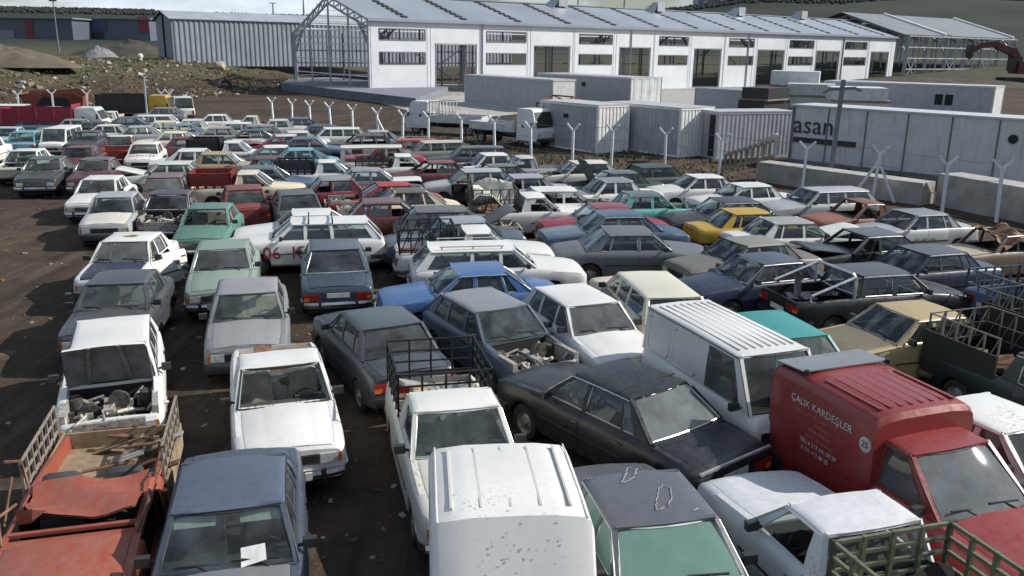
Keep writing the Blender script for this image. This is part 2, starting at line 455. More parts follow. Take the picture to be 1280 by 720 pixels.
    # rain gutter strip along the roof edge and belt strip
    if gutter!='none':
        for s in (1,-1):
            g=MB()
            g.tube([(rf+.03,s*(wr+.022),zrail-.02),(lerp(rf,rr,.5),s*(wr+.024),zrail-.012),(rr-.02,s*(wr+.022),zrail-.02)],.010,5)
            g.tube([(rf+.03,s*(wr+.022),zrail-.02),(ws+.01,s*(wb+.012),belt+.02)],.008,5)
            parts.append(dict(key='gutter%d'%s,name='rain_gutter',mesh=g.mesh(kind+'_rain_gutter',[M['alu'] if gutter=='chrome' else M['trim']]),lod=1,fixed=1))
    # cabin: floor, inner panels, seats, dash
    u=MB(); u.box(xr+.08,xf-.06,-W/2+.16,W/2-.16,sill-.02,sill+.03)
    u.box(ws+.0,ws+.04,-W/2+.14,W/2-.14,sill,belt-.05)
    if bed is None and deck=='trunk': u.box(rb+.1,rb+.14,-W/2+.14,W/2-.14,sill,belt-.06)
    for s in (1,-1):
        y=W/2-.15
        u.quad((xr+.1,s*y,sill),(xf-.1,s*y,sill),(xf-.1,s*y,.58),(xr+.1,s*y,.58))
    parts.append(dict(key='underbody',name='underbody',mesh=u.mesh(kind+'_underbody',[M['under']]),lod=0,fixed=1))
    d=MB(); d.box(ws-.32,ws-.06,-wb+.05,wb-.05,.62,belt-.01); d.box(ws-.38,ws-.30,.18,.60,.66,belt+.03); d.box(ws-.5,ws-.1,-.09,.09,.3,.62)
    parts.append(dict(key='dashboard',name='dashboard',mesh=d.mesh(kind+'_dashboard',[M['inside']]),lod=1,fixed=1))
    w=MB(); cx=ws-.52; ring=[(cx+.19*math.sin(t)*.42,.36+.19*math.cos(t),.86+.19*math.sin(t)*.9) for t in [i*math.pi/8 for i in range(16)]]
    w.tube(ring,.014,5,closed=True); w.bar((cx,.20,.86),(cx,.52,.86),.012); w.bar((cx,.36,.86),(cx+.28,.36,.74),.02)
    parts.append(dict(key='wheelst',name='steering_wheel',mesh=w.mesh(kind+'_steering_wheel',[M['rubber']]),lod=1,fixed=1))
    def seat(mb,x,y0,y1,back=1.08):
        for (p,q) in (((x,x+.46),(.34,.52)),):
            mb.box(p[0],p[1],y0,y1,q[0],q[1])
        mb.slab([(x+.04,y0,.48),(x-.18,y0+.03,back-.04),(x-.18,y0+.1,back),(x-.18,y1-.1,back),(x-.18,y1-.03,back-.04),(x+.04,y1,.48)],(-.11,0,.03))
    st=MB(); sx=ws-1.12
    for y in (.36,-.36): seat(st,sx,y-.25,y+.25)
    parts.append(dict(key='seat',name='front_seats',mesh=st.mesh(kind+'_front_seats',[M['seat']]),role='seat',lod=1))
    if rr<-.55 and not tall:
        st=MB(); seat(st,max(rb+.38,sx-.86),-.60,.60,1.02)
        parts.append(dict(key='rseat',name='rear_seat',mesh=st.mesh(kind+'_rear_seat',[M['seat']]),role='seat',lod=1))
    # wheels
    for a in axles:
        for s in (1,-1):
            t=MB(); R=rtyre; yc=s*(W/2-.115)
            prof=[(R*.62,.07),(R*.66,.085),(R*.9,.085),(R*.98,.06),(R,.0),(R*.98,-.06),(R*.9,-.085),(R*.62,-.085)]
            t.revolve([(r_,s*y) for r_,y in prof],yc,a,R,22)
            parts.append(dict(key='wheel%.1f%d'%(a,s),name='wheel',mesh=t.mesh(kind+'_wheel',[M['tyre']]),lod=0,fixed=1))
            t=MB(); t.revolve([(R*.65,s*.075),(R*.58,s*.055),(R*.45,s*.03),(R*.36,s*.05),(R*.2,s*.06),(R*.17,s*.085),(.0,s*.085)],yc,a,R,18)
            parts.append(dict(key='rim%.1f%d'%(a,s),name='rim',mesh=t.mesh(kind+'_rim',[M['rim']]),parent='wheel%.1f%d'%(a,s),lod=0,fixed=1))
    # bumpers
    bm='chrome' if bumper=='chrome' else 'trim'
    for X,sg,zz in ((xf,1,.44),(xr,-1,.46)):
        g=MB(); w0=hw(X-sg*.1)
        pts=[(X-sg*.42,w0+.045),(X-sg*.10,w0+.035),(X+sg*.02,w0-.035),(X+sg*.075,w0-.22),(X+sg*.085,0)]
        pts=pts+[(x,-y) for x,y in pts[-2::-1]]
        h=.055 if bumper=='chrome' else .085
        for (a,b_) in zip(pts,pts[1:]): 
            g.quad((a[0],a[1],zz-h),(b_[0],b_[1],zz-h),(b_[0]+sg*.02,b_[1],zz),(a[0]+sg*.02,a[1],zz))
            g.quad((a[0]+sg*.02,a[1],zz),(b_[0]+sg*.02,b_[1],zz),(b_[0],b_[1],zz+h),(a[0],a[1],zz+h))
            k=.93
            g.quad((a[0],a[1],zz+h),(b_[0],b_[1],zz+h),(b_[0]-sg*.05,b_[1]*k,zz+h),(a[0]-sg*.05,a[1]*k,zz+h))
            g.quad((a[0],a[1],zz-h),(b_[0],b_[1],zz-h),(b_[0]-sg*.05,b_[1]*k,zz-h),(a[0]-sg*.05,a[1]*k,zz-h))
        if bumper=='chrome':
            g.mi=1
            for y in (-.42,.42): g.box(X+sg*.07,X+sg*.115,y-.03,y+.03,zz-.08,zz+.08)
        nm='front_bumper' if sg>0 else 'rear_bumper'
        parts.append(dict(key=nm,name=nm,mesh=g.mesh(kind+'_'+nm,[M[bm],M['rubber']],recalc=True),lod=0,fixed=1))
        p=MB(); p.box(X+sg*.0,X+sg*.118,-.26,.26,zz-.055 if sg>0 else zz+.10,zz+.055 if sg>0 else zz+.21)
        if sg<0: p=MB(); p.box(X-.012,X+.002,-.26,.26,.60,.71)
        parts.append(dict(key='plate%d'%sg,name='number_plate',mesh=p.mesh(kind+'_number_plate',[M['plate']]),lod=2,fixed=1))
    # grille and lamps
    zn=min(zt(xf),.80); z0,z1=zn-.19,zn-.045; w0=hw(xf)
    g=MB(); g.box(xf-.01,xf+.012,-w0+.33,w0-.33,z0,z1)
    g.mi=1
    for k in range(4): zz=lerp(z0,z1,(k+.5)/4); g.box(xf+.008,xf+.022,-w0+.32,w0-.32,zz-.008,zz+.008)
    for y in (-w0+.32,w0-.32): g.box(xf+.005,xf+.022,y-.01,y+.01,z0,z1)
    parts.append(dict(key='grille',name='grille',mesh=g.mesh(kind+'_grille',[M['rubber'],M['trim'] if bumper!='chrome' else M['chrome']]),lod=0,fixed=1))
    for s in (1,-1):
        g=MB()
        if lampf=='rect':
            g.box(xf-.03,xf+.02,s*(w0-.19)-.125,s*(w0-.19)+.125,z0+.005,z1); g.mi=1
            g.box(xf-.06,xf+.012,s*(w0-.05)-.035,s*(w0-.05)+.035,z0+.005,z1)
        else:
            for yy in ((.16,.34) if lampf=='twin' else (.2,)):
                R=.075 if lampf=='twin' else .10
                zc=(z0+z1)/2
                g.tube([(xf-.03,s*(w0-yy),zc),(xf+.022,s*(w0-yy),zc)],R,14)
            g.mi=1; g.box(xf-.03,xf+.012,s*(w0-.04)-.03,s*(w0-.04)+.03,z0+.01,z1-.01)
        parts.append(dict(key='headlight%d'%s,name='headlight',mesh=g.mesh(kind+'_headlight',[M['lamp'],M['orange']]),lod=0,fixed=1))
        g=MB(); zt_=zt(xr)-.07; w1=hw(xr)
        if tall or deck in('hatch','wagon'):
            g.box(xr-.014,xr+.06,s*(w1-.09)-.075,s*(w1-.09)+.075,.60,zt_); g.mi=1; g.box(xr-.016,xr+.06,s*(w1-.09)-.073,s*(w1-.09)+.077,.74,.80)
        else:
            a,c=(w1-.36,w1+.004)
            y=sorted((s*a,s*c)); g.box(xr-.014,xr+.08,y[0],y[1],zt_-.15,zt_)
            g.mi=1; y=sorted((s*(w1-.12),s*(w1+.007))); g.box(xr-.018,xr+.09,y[0],y[1],zt_-.15,zt_-.075)
        parts.append(dict(key='taillight%d'%s,name='taillight',mesh=g.mesh(kind+'_taillight',[M['red'],M['orange']]),lod=0,fixed=1))
        # mirror
        g=MB(); mx=ws-.22; g.box(mx-.035,mx+.045,s*(wb+.13)-.075,s*(wb+.13)+.075,belt+.04,belt+.15); g.bar((mx,s*(wb-.0),belt+.06),(mx,s*(wb+.09),belt+.08),.015)
        parts.append(dict(key='mirror%d'%s,name='mirror',mesh=g.mesh(kind+'_mirror',[M['trim']]),lod=1,fixed=1))
    g=MB()
    for y0 in (.52,-.06):
        y1=y0-.46
        a=L3((ws-.0,y0,belt+.045),(rf,y0,zrail),.06); c=L3((ws+.05,y1,belt+.055),(rf+.06,y1,zrail),.13)
        g.bar(a,c,.012,.010); g.bar((ws+.05,y0-.1,belt+.03),L3(a,c,.5),.010)
    parts.append(dict(key='wipers',name='wipers',mesh=g.mesh(kind+'_wipers',[M['rubber']]),lod=1,fixed=1))
    info=dict(kind=kind,parts=parts,xroof=(rf+rr)/2,zroof=zr+.03,L=L,W=W,ws=ws,belt=belt,rf=rf,rr=rr,rb=rb,xf=xf,xr=xr,wr=wr,wb=wb,zr=zr,bed=bed,hood=hood)
    return info

K={}
K['sedan']=make_kind('sedan',L=4.2,W=1.61,zr=1.36,belt=.93,top=((2.10,.72),(2.05,.785),(1.88,.83),(.88,.935),(.3,.93),(-1.3,.93),(-1.5,.915),(-1.95,.815),(-2.07,.79),(-2.1,.74)),
    ws=.88,rf=.34,rr=-.72,rb=-1.28,axles=(1.29,-1.15),wins=((.72,.04,.26,.04),(-.04,-.68,-.04,-.55),(-.73,-.98,-.60,-.68)),lampf='rect')
K['boxy']=make_kind('boxy_sedan',L=4.08,W=1.62,zr=1.37,belt=.95,top=((2.04,.76),(2.0,.83),(1.82,.87),(.85,.955),(.3,.95),(-1.25,.955),(-1.93,.93),(-2.01,.90),(-2.04,.86)),
    ws=.84,rf=.30,rr=-.84,rb=-1.30,axles=(1.27,-1.22),wins=((.70,.02,.22,.02),(-.06,-.72,-.06,-.60),(-.77,-1.0,-.65,-.78)),gutter='black',bumper='black')
K['saloon']=make_kind('large_saloon',L=4.46,W=1.72,zr=1.40,belt=.95,top=((2.23,.72),(2.18,.80),(2.0,.85),(.98,.95),(.3,.945),(-1.34,.95),(-1.6,.93),(-2.1,.86),(-2.2,.82),(-2.23,.76)),
    ws=.96,rf=.42,rr=-.76,rb=-1.34,axles=(1.38,-1.31),doors=((1.0,.05),(.03,-.90)),wins=((.80,.08,.34,.08),(-.0,-.76,-.0,-.62),(-.80,-1.04,-.66,-.74)),wr=.60,rtyre=.31,Ra=.37,lampf='rect')
K['hatch']=make_kind('hatchback',L=3.86,W=1.60,zr=1.37,belt=.93,top=((1.93,.70),(1.88,.77),(1.7,.83),(.82,.94),(.3,.93),(-1.3,.93),(-1.72,.925),(-1.88,.86),(-1.93,.80)),
    ws=.82,rf=.26,rr=-1.22,rb=-1.74,axles=(1.18,-1.22),wins=((.66,.02,.18,.02),(-.05,-.74,-.05,-.70),(-.84,-1.38,-.80,-1.12)),deck='hatch',gutter='black',bumper='black',doors=((.85,.0),(-.02,-.84)))
K['wagon']=make_kind('estate',L=4.40,W=1.64,zr=1.39,belt=.94,top=((2.2,.73),(2.15,.79),(1.95,.84),(.88,.945),(.3,.94),(-1.8,.94),(-2.12,.94),(-2.18,.88),(-2.2,.82)),
    ws=.88,rf=.34,rr=-1.70,rb=-2.10,axles=(1.30,-1.22),wins=((.72,.04,.26,.04),(-.04,-.70,-.04,-.66),(-.78,-1.86,-.74,-1.56)),deck='wagon',gutter='chrome',doors=((.95,.0),(-.02,-.84)))
K['pickup']=make_kind('pickup',L=4.3,W=1.60,zr=1.42,belt=.95,top=((2.15,.76),(2.11,.82),(1.95,.87),(.90,.96),(.3,.95),(-.45,.95),(-2.1,.93),(-2.15,.90)),
    ws=.88,rf=.36,rr=-.26,rb=-.42,axles=(1.32,-1.24),doors=((.96,-.14),),wins=((.72,-.12,.28,-.12),),deck='bed',bed=-.50,bumper='chrome',wr=.60)
K['crushed']=make_kind('crushed_pickup',L=4.55,W=1.62,zr=1.0,belt=.95,top=((2.275,.76),(2.23,.82),(2.05,.87),(.90,.96),(.3,.95),(-.45,.95),(-2.2,.86),(-2.275,.84)),
    ws=.88,rf=.70,rr=-.36,rb=-.42,axles=(1.36,-1.28),doors=((1.0,-.14),),wins=(),deck='bed',bed=-.50,bumper='chrome',wr=.68,rear='none')
K['crew']=make_kind('crew_cab_pickup',L=4.7,W=1.66,zr=1.42,belt=.97,top=((2.35,.76),(2.3,.84),(2.12,.89),(1.22,.975),(.3,.97),(-.75,.97),(-2.29,.94),(-2.35,.92)),
    ws=1.2,rf=.66,rr=-.60,rb=-.76,axles=(1.56,-1.40),doors=((1.20,.20),(.18,-.62)),wins=((1.02,.24,.56,.24),(.14,-.60,.14,-.52)),deck='bed',bed=-.84,wr=.60)
K['van']=make_kind('panel_van',L=3.47,W=1.56,zr=1.82,belt=1.04,top=((1.82,.90),(1.80,.98),(1.76,1.02),(1.70,1.05),(.3,1.04),(-1.6,1.04),(-1.63,1.0),(-1.65,.95)),
    ws=1.66,rf=1.22,rr=-1.55,rb=-1.6,axles=(1.20,-1.0),doors=((.83,.25),),wins=((1.42,.42,1.06,.42),),deck='van',rear='panel',ribs=8,gutter='black',bumper='black',wr=.62,tall=1,xend=(-1.65,1.82))
K['minibus']=make_kind('windowed_van',L=4.35,W=1.70,zr=1.86,belt=1.06,top=((2.17,.86),(2.12,.96),(2.0,1.02),(1.72,1.07),(.3,1.06),(-2.1,1.06),(-2.15,1.0),(-2.175,.95)),
    ws=1.68,rf=1.18,rr=-2.05,rb=-2.12,axles=(1.42,-1.25),doors=((1.10,.30),),wins=((1.42,.42,1.02,.42),(.32,-.75,.32,-.75),(-.85,-1.9,-.85,-1.86)),deck='van',rear='glass',gutter='black',bumper='black',wr=.70,tall=1)
K['square']=make_kind('square_sedan',L=4.05,W=1.61,zr=1.40,belt=.94,top=((2.02,.80),(2.0,.86),(1.8,.89),(.82,.945),(.3,.94),(-1.15,.945),(-1.9,.915),(-2.0,.885),(-2.03,.80)),
    ws=.80,rf=.34,rr=-.72,rb=-1.12,axles=(1.25,-1.16),doors=((.90,.0),(-.02,-.80)),wins=((.66,.02,.26,.02),(-.06,-.80,-.06,-.64)),lampf='twin',wr=.60,hoodribs=False)
K['fastback']=make_kind('fastback_sedan',L=4.22,W=1.64,zr=1.35,belt=.92,top=((2.11,.66),(2.07,.73),(1.88,.79),(.92,.925),(.3,.92),(-1.4,.925),(-1.75,.90),(-2.02,.84),(-2.09,.80),(-2.11,.72)),
    ws=.94,rf=.26,rr=-.80,rb=-1.48,axles=(1.28,-1.18),doors=((.94,.0),(-.02,-.82)),wins=((.76,.02,.18,.02),(-.05,-.72,-.05,-.62),(-.78,-1.14,-.68,-.78)),gutter='black',bumper='black',wr=.57)
K['coupe']=make_kind('two_door_hatchback',L=3.7,W=1.56,zr=1.36,belt=.92,top=((1.85,.72),(1.81,.79),(1.65,.85),(.80,.93),(.3,.92),(-1.3,.92),(-1.66,.91),(-1.8,.84),(-1.85,.78)),
    ws=.78,rf=.28,rr=-1.16,rb=-1.66,axles=(1.13,-1.17),doors=((.78,-.18),),wins=((.62,-.16,.2,-.16),(-.24,-1.28,-.24,-1.06)),deck='hatch',gutter='black',bumper='chrome',lampf='round')
# small box van: a pickup cab with a raised front roof and a separate cargo box
K['boxvan']=make_kind('box_van',L=4.25,W=1.62,zr=1.58,belt=1.02,top=((2.125,.78),(2.08,.86),(1.9,.91),(1.05,1.03),(.3,1.02),(-2.0,1.02),(-2.09,1.0),(-2.125,.96)),
    ws=1.02,rf=.38,rr=-.30,rb=-.36,axles=(1.32,-1.20),doors=((1.02,.0),),wins=((.84,.02,.30,.02),),deck='bed',bed=-.42,gutter='black',bumper='black',wr=.61,rear='none')

def cargo_box(kind,slope=0.,z1=1.90,W=1.58,x0=-2.10,x1=-.02,nrib=7):
    b=MB(); w=W/2
    sec=lambda z1_,k=0: [(-w,.56),(-w,z1_-.16),(-w+.03,z1_-.06),(-w+.10,z1_-.01),(-w*.5,z1_+.025),(0,z1_+.03),(w*.5,z1_+.025),(w-.10,z1_-.01),(w-.03,z1_-.06),(w,z1_-.16),(w,.56)]
    st=[(x0,1.02 if slope else z1-.05),(x0+.04+slope*.35,z1-.06 if not slope else 1.42),(x0+.08+slope*.8,z1),(x0+.5+slope*.8,z1+.015),(x1-.3,z1+.012),(x1-.06,z1-.01),(x1,z1-.08)]
    rw=[[(x,y,min(z,zz+.03)) for y,z in sec(zz)] for x,zz in st]
    b.grid(rw)
    b.quad(*[p for p in rw[0]]); b.quad(*[p for p in rw[-1]])
    return b,st
# ------------------------------------------------------------------ loose kit that goes on cars
def engine_parts(k):
    rr=random.Random(k); e=MB()
    e.box(-.30,.32,-.14,.14,.42,.70); e.mi=1; e.box(-.26,.28,-.10,.06,.70,.76); e.mi=0
    e.tube([(-.05,-.30,.62),(.05,-.30,.62)],.17,14); e.tube([(-.02,.12,.80),(.05,.12,.80)],.16,14)
    for i in range(60):
        x,y=rr.uniform(-.5,.5),rr.uniform(-.58,.58); z=rr.uniform(.52,.74); e.mi=rr.choice((0,1,1))
        if rr.random()<.5: e.box(x-rr.uniform(.02,.07),x+rr.uniform(.02,.07),y-.04,y+rr.uniform(.02,.07),z-.16,z)
        else: e.tube([(x,y,z-.05),(x+rr.uniform(-.2,.2),y+rr.uniform(-.2,.2),z+.05),(x+rr.uniform(-.3,.3),y+rr.uniform(-.3,.3),z-.03)],rr.uniform(.012,.035),6)
    for y in (-.52,.52): e.mi=0; e.tube([(-.28,y,.5),(-.28,y,.80)],.11,12)
    e.mi=1; e.box(.62,.68,-.5,.5,.40,.74); e.box(-.5,.5,-.69,-.60,.5,.84); e.box(-.5,.5,.60,.69,.5,.84)
    e.mi=0; e.box(-.62,.76,-.62,.62,.36,.40)
    return e.mesh('engine',[M['grime'],M['enginealu']])
ENG=[engine_parts(i) for i in range(2)]
def rails(pts_pairs,rows,z0,z1,r,name='stake_rail',diag=False):
    """fence-like stake sides: each pair is one straight side"""
    b=MB()
    for p,q,nposts in pts_pairs:
        p=Vector(p); q=Vector(q)
        for i in range(nposts+1):
            a=p.lerp(q,i/nposts); b.bar((a.x,a.y,z0),(a.x,a.y,z1),r)
        for k in range(rows):
            z=lerp(z0+.12,z1-r,k/max(1,rows-1)); b.bar((p.x,p.y,z),(q.x,q.y,z),r*.8)
        if diag:
            for i in range(nposts):
                a=p.lerp(q,i/nposts); c=p.lerp(q,(i+1)/nposts); b.bar((a.x,a.y,z0),(c.x,c.y,z1),r*.7)
    return b
def stake_sides(info,color,parent,z1=1.75,rows=3,front=True,diag=False,r=.018,sides=(1,-1),tail=True,n=5):
    y=info['W']/2-.09; x0=info['xr']+.08; x1=info['bed']-.06; out=[]
    prs=[((x0,s*y,0),(x1,s*y,0),n) for s in sides]
    if tail: prs.append(((x0,-y,0),(x0,y,0),4))
    if front: prs.append(((x1,-y,0),(x1,y,0),4))
    for pr in prs:
        b=rails([pr],rows,.93,z1,r,diag=diag)
        ob('stake_rail',b.mesh('stake_rail',[M['steelpipe']],smooth=0,merge=False),parent,color=color)
def text_mesh(s,size,mat,extrude=.002):
    cu=bpy.data.curves.new('lettering','FONT'); cu.body=s; cu.size=size; cu.extrude=extrude; cu.align_x='CENTER'; cu.align_y='CENTER'; cu.resolution_u=2
    o=bpy.data.objects.new('lettering_source',cu); me=bpy.data.meshes.new_from_object(o); bpy.data.objects.remove(o); bpy.data.curves.remove(cu)
    me.materials.clear(); me.materials.append(mat); me.name='lettering'; return me
def text_on_side(parent,s,size,mat,x,z,y,side=1,tilt=0.,name='painted_number',lean=0.):
    """lettering on the flank of a vehicle: side +1 is its left"""
    o=ob(name,text_mesh(s,size,mat),parent)
    if side>0: m=Matrix(((-1,0,0),(0,0,1),(0,1,0)))
    else: m=Matrix(((1,0,0),(0,0,-1),(0,1,0)))
    m=m.to_4x4(); m=m@Matrix.Rotation(tilt,4,'Z')
    if lean: m=m@Matrix.Rotation(lean,4,'X')
    o.matrix_local=Matrix.Translation((x,y,z))@m
    return o
C=dict(white=(.70,.695,.67),offwhite=(.62,.60,.53),cream=(.68,.62,.46),grey=(.19,.205,.22),silver=(.36,.37,.38),dgrey=(.058,.064,.072),black=(.016,.018,.020),
    navy=(.020,.028,.060),blue=(.060,.135,.30),steel=(.085,.13,.19),bluegrey=(.085,.115,.145),lgreen=(.22,.29,.25),green=(.085,.20,.165),teal=(.03,.26,.25),turq=(.16,.48,.44),
    lblue=(.15,.33,.40),red=(.30,.025,.025),maroon=(.10,.022,.03),crimson=(.26,.02,.045),yellow=(.50,.32,.035),tan=(.40,.30,.15),orange=(.29,.066,.036),olive=(.095,.095,.07),
    brown=(.10,.05,.035),rust=(.17,.06,.03),pink=(.36,.29,.27),dgreen=(.035,.06,.055),slate=(.11,.125,.14))
NAMES=dict(square='sedan_car',fastback='sedan_car',coupe='hatchback_car',crushed='pickup_truck',sedan='sedan_car',boxy='sedan_car',saloon='sedan_car',hatch='hatchback_car',wagon='estate_car',pickup='pickup_truck',crew='pickup_truck',van='panel_van',minibus='windowed_van',boxvan='box_van')
CATS=dict(square='car',fastback='car',coupe='car',crushed='pickup',sedan='car',boxy='car',saloon='car',hatch='car',wagon='car',pickup='pickup',crew='pickup',van='van',minibus='van',boxvan='van')
GROUPS=dict(car='scrap cars crowded in the yard',pickup='scrap pickups standing among the cars',van='old vans standing among the cars')
SPAWNED=[]
CUR=[None]
def spawn(kind,px,py,hd,color,label,lod=None,roof=None,hood=None,lid=None,omit=(),openhood=0,engine=False,seat=(.05,.05,.05),glass=None,flat=False,
          opendoor=(),dz=0.,roll=0.,lidopen=0,door=None,openlid=0,scale=1.,pos=None,extra=None,nm=None):
    I=K[kind]; a=rad(hd-90)
    if pos is None:
        q=P(px,py,I['zroof']*scale+dz); c,s=math.cos(a),math.sin(a)
        loc=Vector((q.x-I['xroof']*c*scale,q.y-I['xroof']*s*scale,dz))
    else: loc=Vector(pos)
    dist=math.hypot(loc.x,loc.y)
    if lod is None: lod=2 if dist<24 else (1 if dist<42 else 0)
    root=empty(nm or NAMES[kind],loc,a,label,CATS[kind],GROUPS[CATS[kind]]); root.scale=(scale,)*3
    rw=random.Random(int(px*31+py)); root.rotation_euler=(roll+rw.uniform(-.012,.012),rw.uniform(-.010,.010),a); root.location.z-=rw.uniform(0,.05)
    col=dict(paint=color,roof=roof or color,hood=hood or color,lid=lid or color,seat=seat,glass=(1,1,1))
    made={}; om=set(omit)
    for p in I['parts']:
        k=p['key']
        if p['lod']>lod or any(k.startswith(o) for o in om): continue
        if p.get('parent') and p['parent'] not in made: continue
        o=ob(p['name'],p['mesh'],made[p['parent']] if p.get('parent') else root)
        pv=Vector(p.get('pivot',(0,0,0)))
        if not p.get('parent'): o.location=pv
        if not p.get('fixed'):
            cc=col[p['role']]
            if door and k.startswith('door'): cc=door
            o.color=(*cc,1)
            if flat and p['role']!='glass' and p['role']!='seat':
                o.material_slots[0].link='OBJECT'; o.material_slots[0].material=M['flat']
            if glass and p['role']=='glass':
                o.material_slots[0].link='OBJECT'; o.material_slots[0].material=M[glass]
        if k=='hood' and openhood: o.rotation_euler=(0,-rad(openhood),0)
        if k=='trunk_lid' and openlid: o.rotation_euler=(0,rad(openlid),0)
        for dk,ang in opendoor:
            if k==dk: o.rotation_euler=(0,0,rad(ang))
        made[k]=o
    if engine:
        e=ob('engine',ENG[len(SPAWNED)%2],root,loc=((I['ws']+I['xf'])/2+.02,0,.04))
    SPAWNED.append((root,I,loc,hd,scale))
    CUR[0]=color
    if extra: extra(root,I,made)
    return root
# ------------------------------------------------------------------ extras for single vehicles
def roof_rack(root,I,made):
    b=MB()
    for x in (-.1,-.75): b.bar((x,-I['wr']-.02,I['zr']+.12),(x,I['wr']+.02,I['zr']+.12),.018); [b.bar((x,s*(I['wr']+.0),I['zr']-.02),(x,s*(I['wr']+.0),I['zr']+.12),.02) for s in (1,-1)]
    ob('roof_rack',b.mesh('roof_rack',[M['trim']],smooth=0),root)
def long_rack(root,I,made):
    b=MB()
    for s in (1,-1):
        b.tube([(I['rf']-.25,s*.5,I['zr']+.10),(I['rr']+.2,s*.5,I['zr']+.10)],.015)
        for x in (I['rf']-.3,I['rr']+.25,(I['rf']+I['rr'])/2): b.bar((x,s*.5,I['zr']),(x,s*.5,I['zr']+.1),.015)
    ob('roof_rack',b.mesh('roof_rack',[M['steelpipe']],smooth=0),root,color=(.4,.4,.38))
def stakes(color=(.02,.02,.022),**k):
    return lambda root,I,made: stake_sides(I,color,root,**k)
def side_text(s,size,mat,x,z,side=1,tilt=0.,dy=.0):
    return lambda root,I,made: text_on_side(root,s,size,M[mat],x,z,side*(I['W']/2+.008+dy),side,tilt)
def paper_on_glass(root,I,made):
    v=.2; x=lerp(I['ws'],I['rf'],v)+.06; z=lerp(I['belt'],I['zr'],v)+.03
    n=Vector((I['zr']-I['belt'],0,I['ws']-I['rf'])).normalized()
    b=MB(); a=Vector((0,.13,.02)); c=Vector((-(I['ws']-I['rf']),0,I['zr']-I['belt'])).normalized()*.10
    p=Vector((x,.27,z))+n*.012; b.quad(p-a-c,p+a-c*.8,p+a*.9+c,p-a+c*1.1)
    ob('paper_note',b.mesh('paper_note',[M['paper']],smooth=0),root)
    g=MB()
    for s in (1,-1): g.slab([(I['rf']-.03,s*.34-.22,I['zr']-.03),(I['rf']-.03,s*.34+.22,I['zr']-.03),(I['rf']+.10,s*.34+.21,I['zr']-.13),(I['rf']+.10,s*.34-.21,I['zr']-.13)],(-.02,0,-.01))
    ob('sun_visors',g.mesh('sun_visors',[M['seat']],smooth=0),root,color=(.42,.46,.38))
def combo(*fs):
    def f(root,I,made):
        for g in fs: g(root,I,made)
    return f
def torn_glass(root,I,made):
    """jagged glass left in the windscreen frame"""
    rr=random.Random(4); b=MB(); wb,wt=I['wb']-.05,I['wr']-.05
    def pt(u,v): return Vector((lerp(I['ws'],I['rf'],v)+.06*(1-u*u), lerp(wb,wt,v)*u, lerp(I['belt']+.03,I['zr']-.01,v)))
    N=26
    for k in range(N):
        u0,u1=-1+2*k/N,-1+2*(k+1)/N
        for v0,sg,mx in ((0,1,.12),(1,-1,.16)):
            d=rr.uniform(.02,mx); b.quad(pt(u0,v0),pt(u1,v0),pt(u1,v0+sg*d*rr.uniform(.3,1)),pt((u0+u1)/2,v0+sg*d))
    for k in range(8):
        v0,v1=k/8,(k+1)/8
        for s in (1,-1): b.quad(pt(s,v0),pt(s,v1),pt(s*(1-rr.uniform(.02,.10)),v1),pt(s*(1-rr.uniform(.02,.10)),v0))
    ob('broken_glass',b.mesh('broken_glass',[M['dusty']],smooth=0),root)
def surround(root,I,made):
    """chrome ring round the windscreen opening"""
    b=MB(); wb,wt=I['wb']-.03,I['wr']-.03; z0,z1=I['belt']+.03,I['zr']-.0
    pts=[(I['ws']+.06*(1-u*u),wb*u,z0) for u in (-1,-.6,0,.6,1)]+[(I['rf']+.06*(1-u*u)+.02,wt*u,z1) for u in (1,.6,0,-.6,-1)]
    b.tube(pts,.02,6,closed=True); ob('windshield_seal',b.mesh('windshield_seal',[M['rubber']]),root)
def bed_load(colr,n=10,seed=1,mats=('metal','wood','rusty'),z=.62):
    def f(root,I,made):
        rr=random.Random(seed); b=MB(); y=I['W']/2-.2
        for k in range(n):
            b.mi=k%len(mats); x=rr.uniform(I['xr']+.35,I['bed']-.3); yy=rr.uniform(-y+.2,y-.2)
            a=rr.uniform(0,3.1); t=rr.uniform(-.25,.25); l=rr.uniform(.25,.6); w=rr.uniform(.08,.3)
            ax=Vector((math.cos(a),math.sin(a)*.6,t)).normalized()*l; ay=Vector((-math.sin(a),math.cos(a),rr.uniform(-.2,.2))).normalized()*w
            b.obox((x,yy,z+rr.uniform(.06,.36)),ax,ay,ax.cross(ay).normalized()*rr.uniform(.01,.05))
        o=ob('bed_load',b.mesh('bed_load',[M[m] for m in mats],smooth=0,merge=False),root,color=colr)
    return f
def stamped(root,I,made):
    for s in (1,-1):
        for a,c in ((.14,-.62),(-.74,-1.46)):
            b=MB(); per=[]
            for x,v in ((a-.08,.08),(c+.08,.08),(c,.16),(c,.80),(c+.08,.88),(a-.08,.88),(a,.80),(a,.16)):
                per.append((x,s*(lerp(I['wb'],I['wr'],v)+.014*math.sin(math.pi*v)),lerp(I['belt'],I['zr'],v)))
            b.tube(per,.012,5,closed=True); ob('stamped_panel',b.mesh('stamped_panel',[M['paint']]),root,color=W_)
    b=MB(); b.box(I['xf']-.02,I['xf']+.006,-.56,.05,.45,.82); ob('front_opening',b.mesh('front_opening',[M['rubber']],smooth=0),root)
def boot_strip(root,I,made):
    b=MB(); b.box(I['xr']-.012,I['xr']+.03,-.74,.74,.84,.875); ob('boot_trim',b.mesh('boot_trim',[M['alu']],smooth=0),root)
    b=MB(); b.box(I['rr']+.24,I['rr']+.265,-.60,.60,I['zr']+.028,I['zr']+.054); ob('roof_seam',b.mesh('roof_seam',[M['trim']],smooth=0),root)
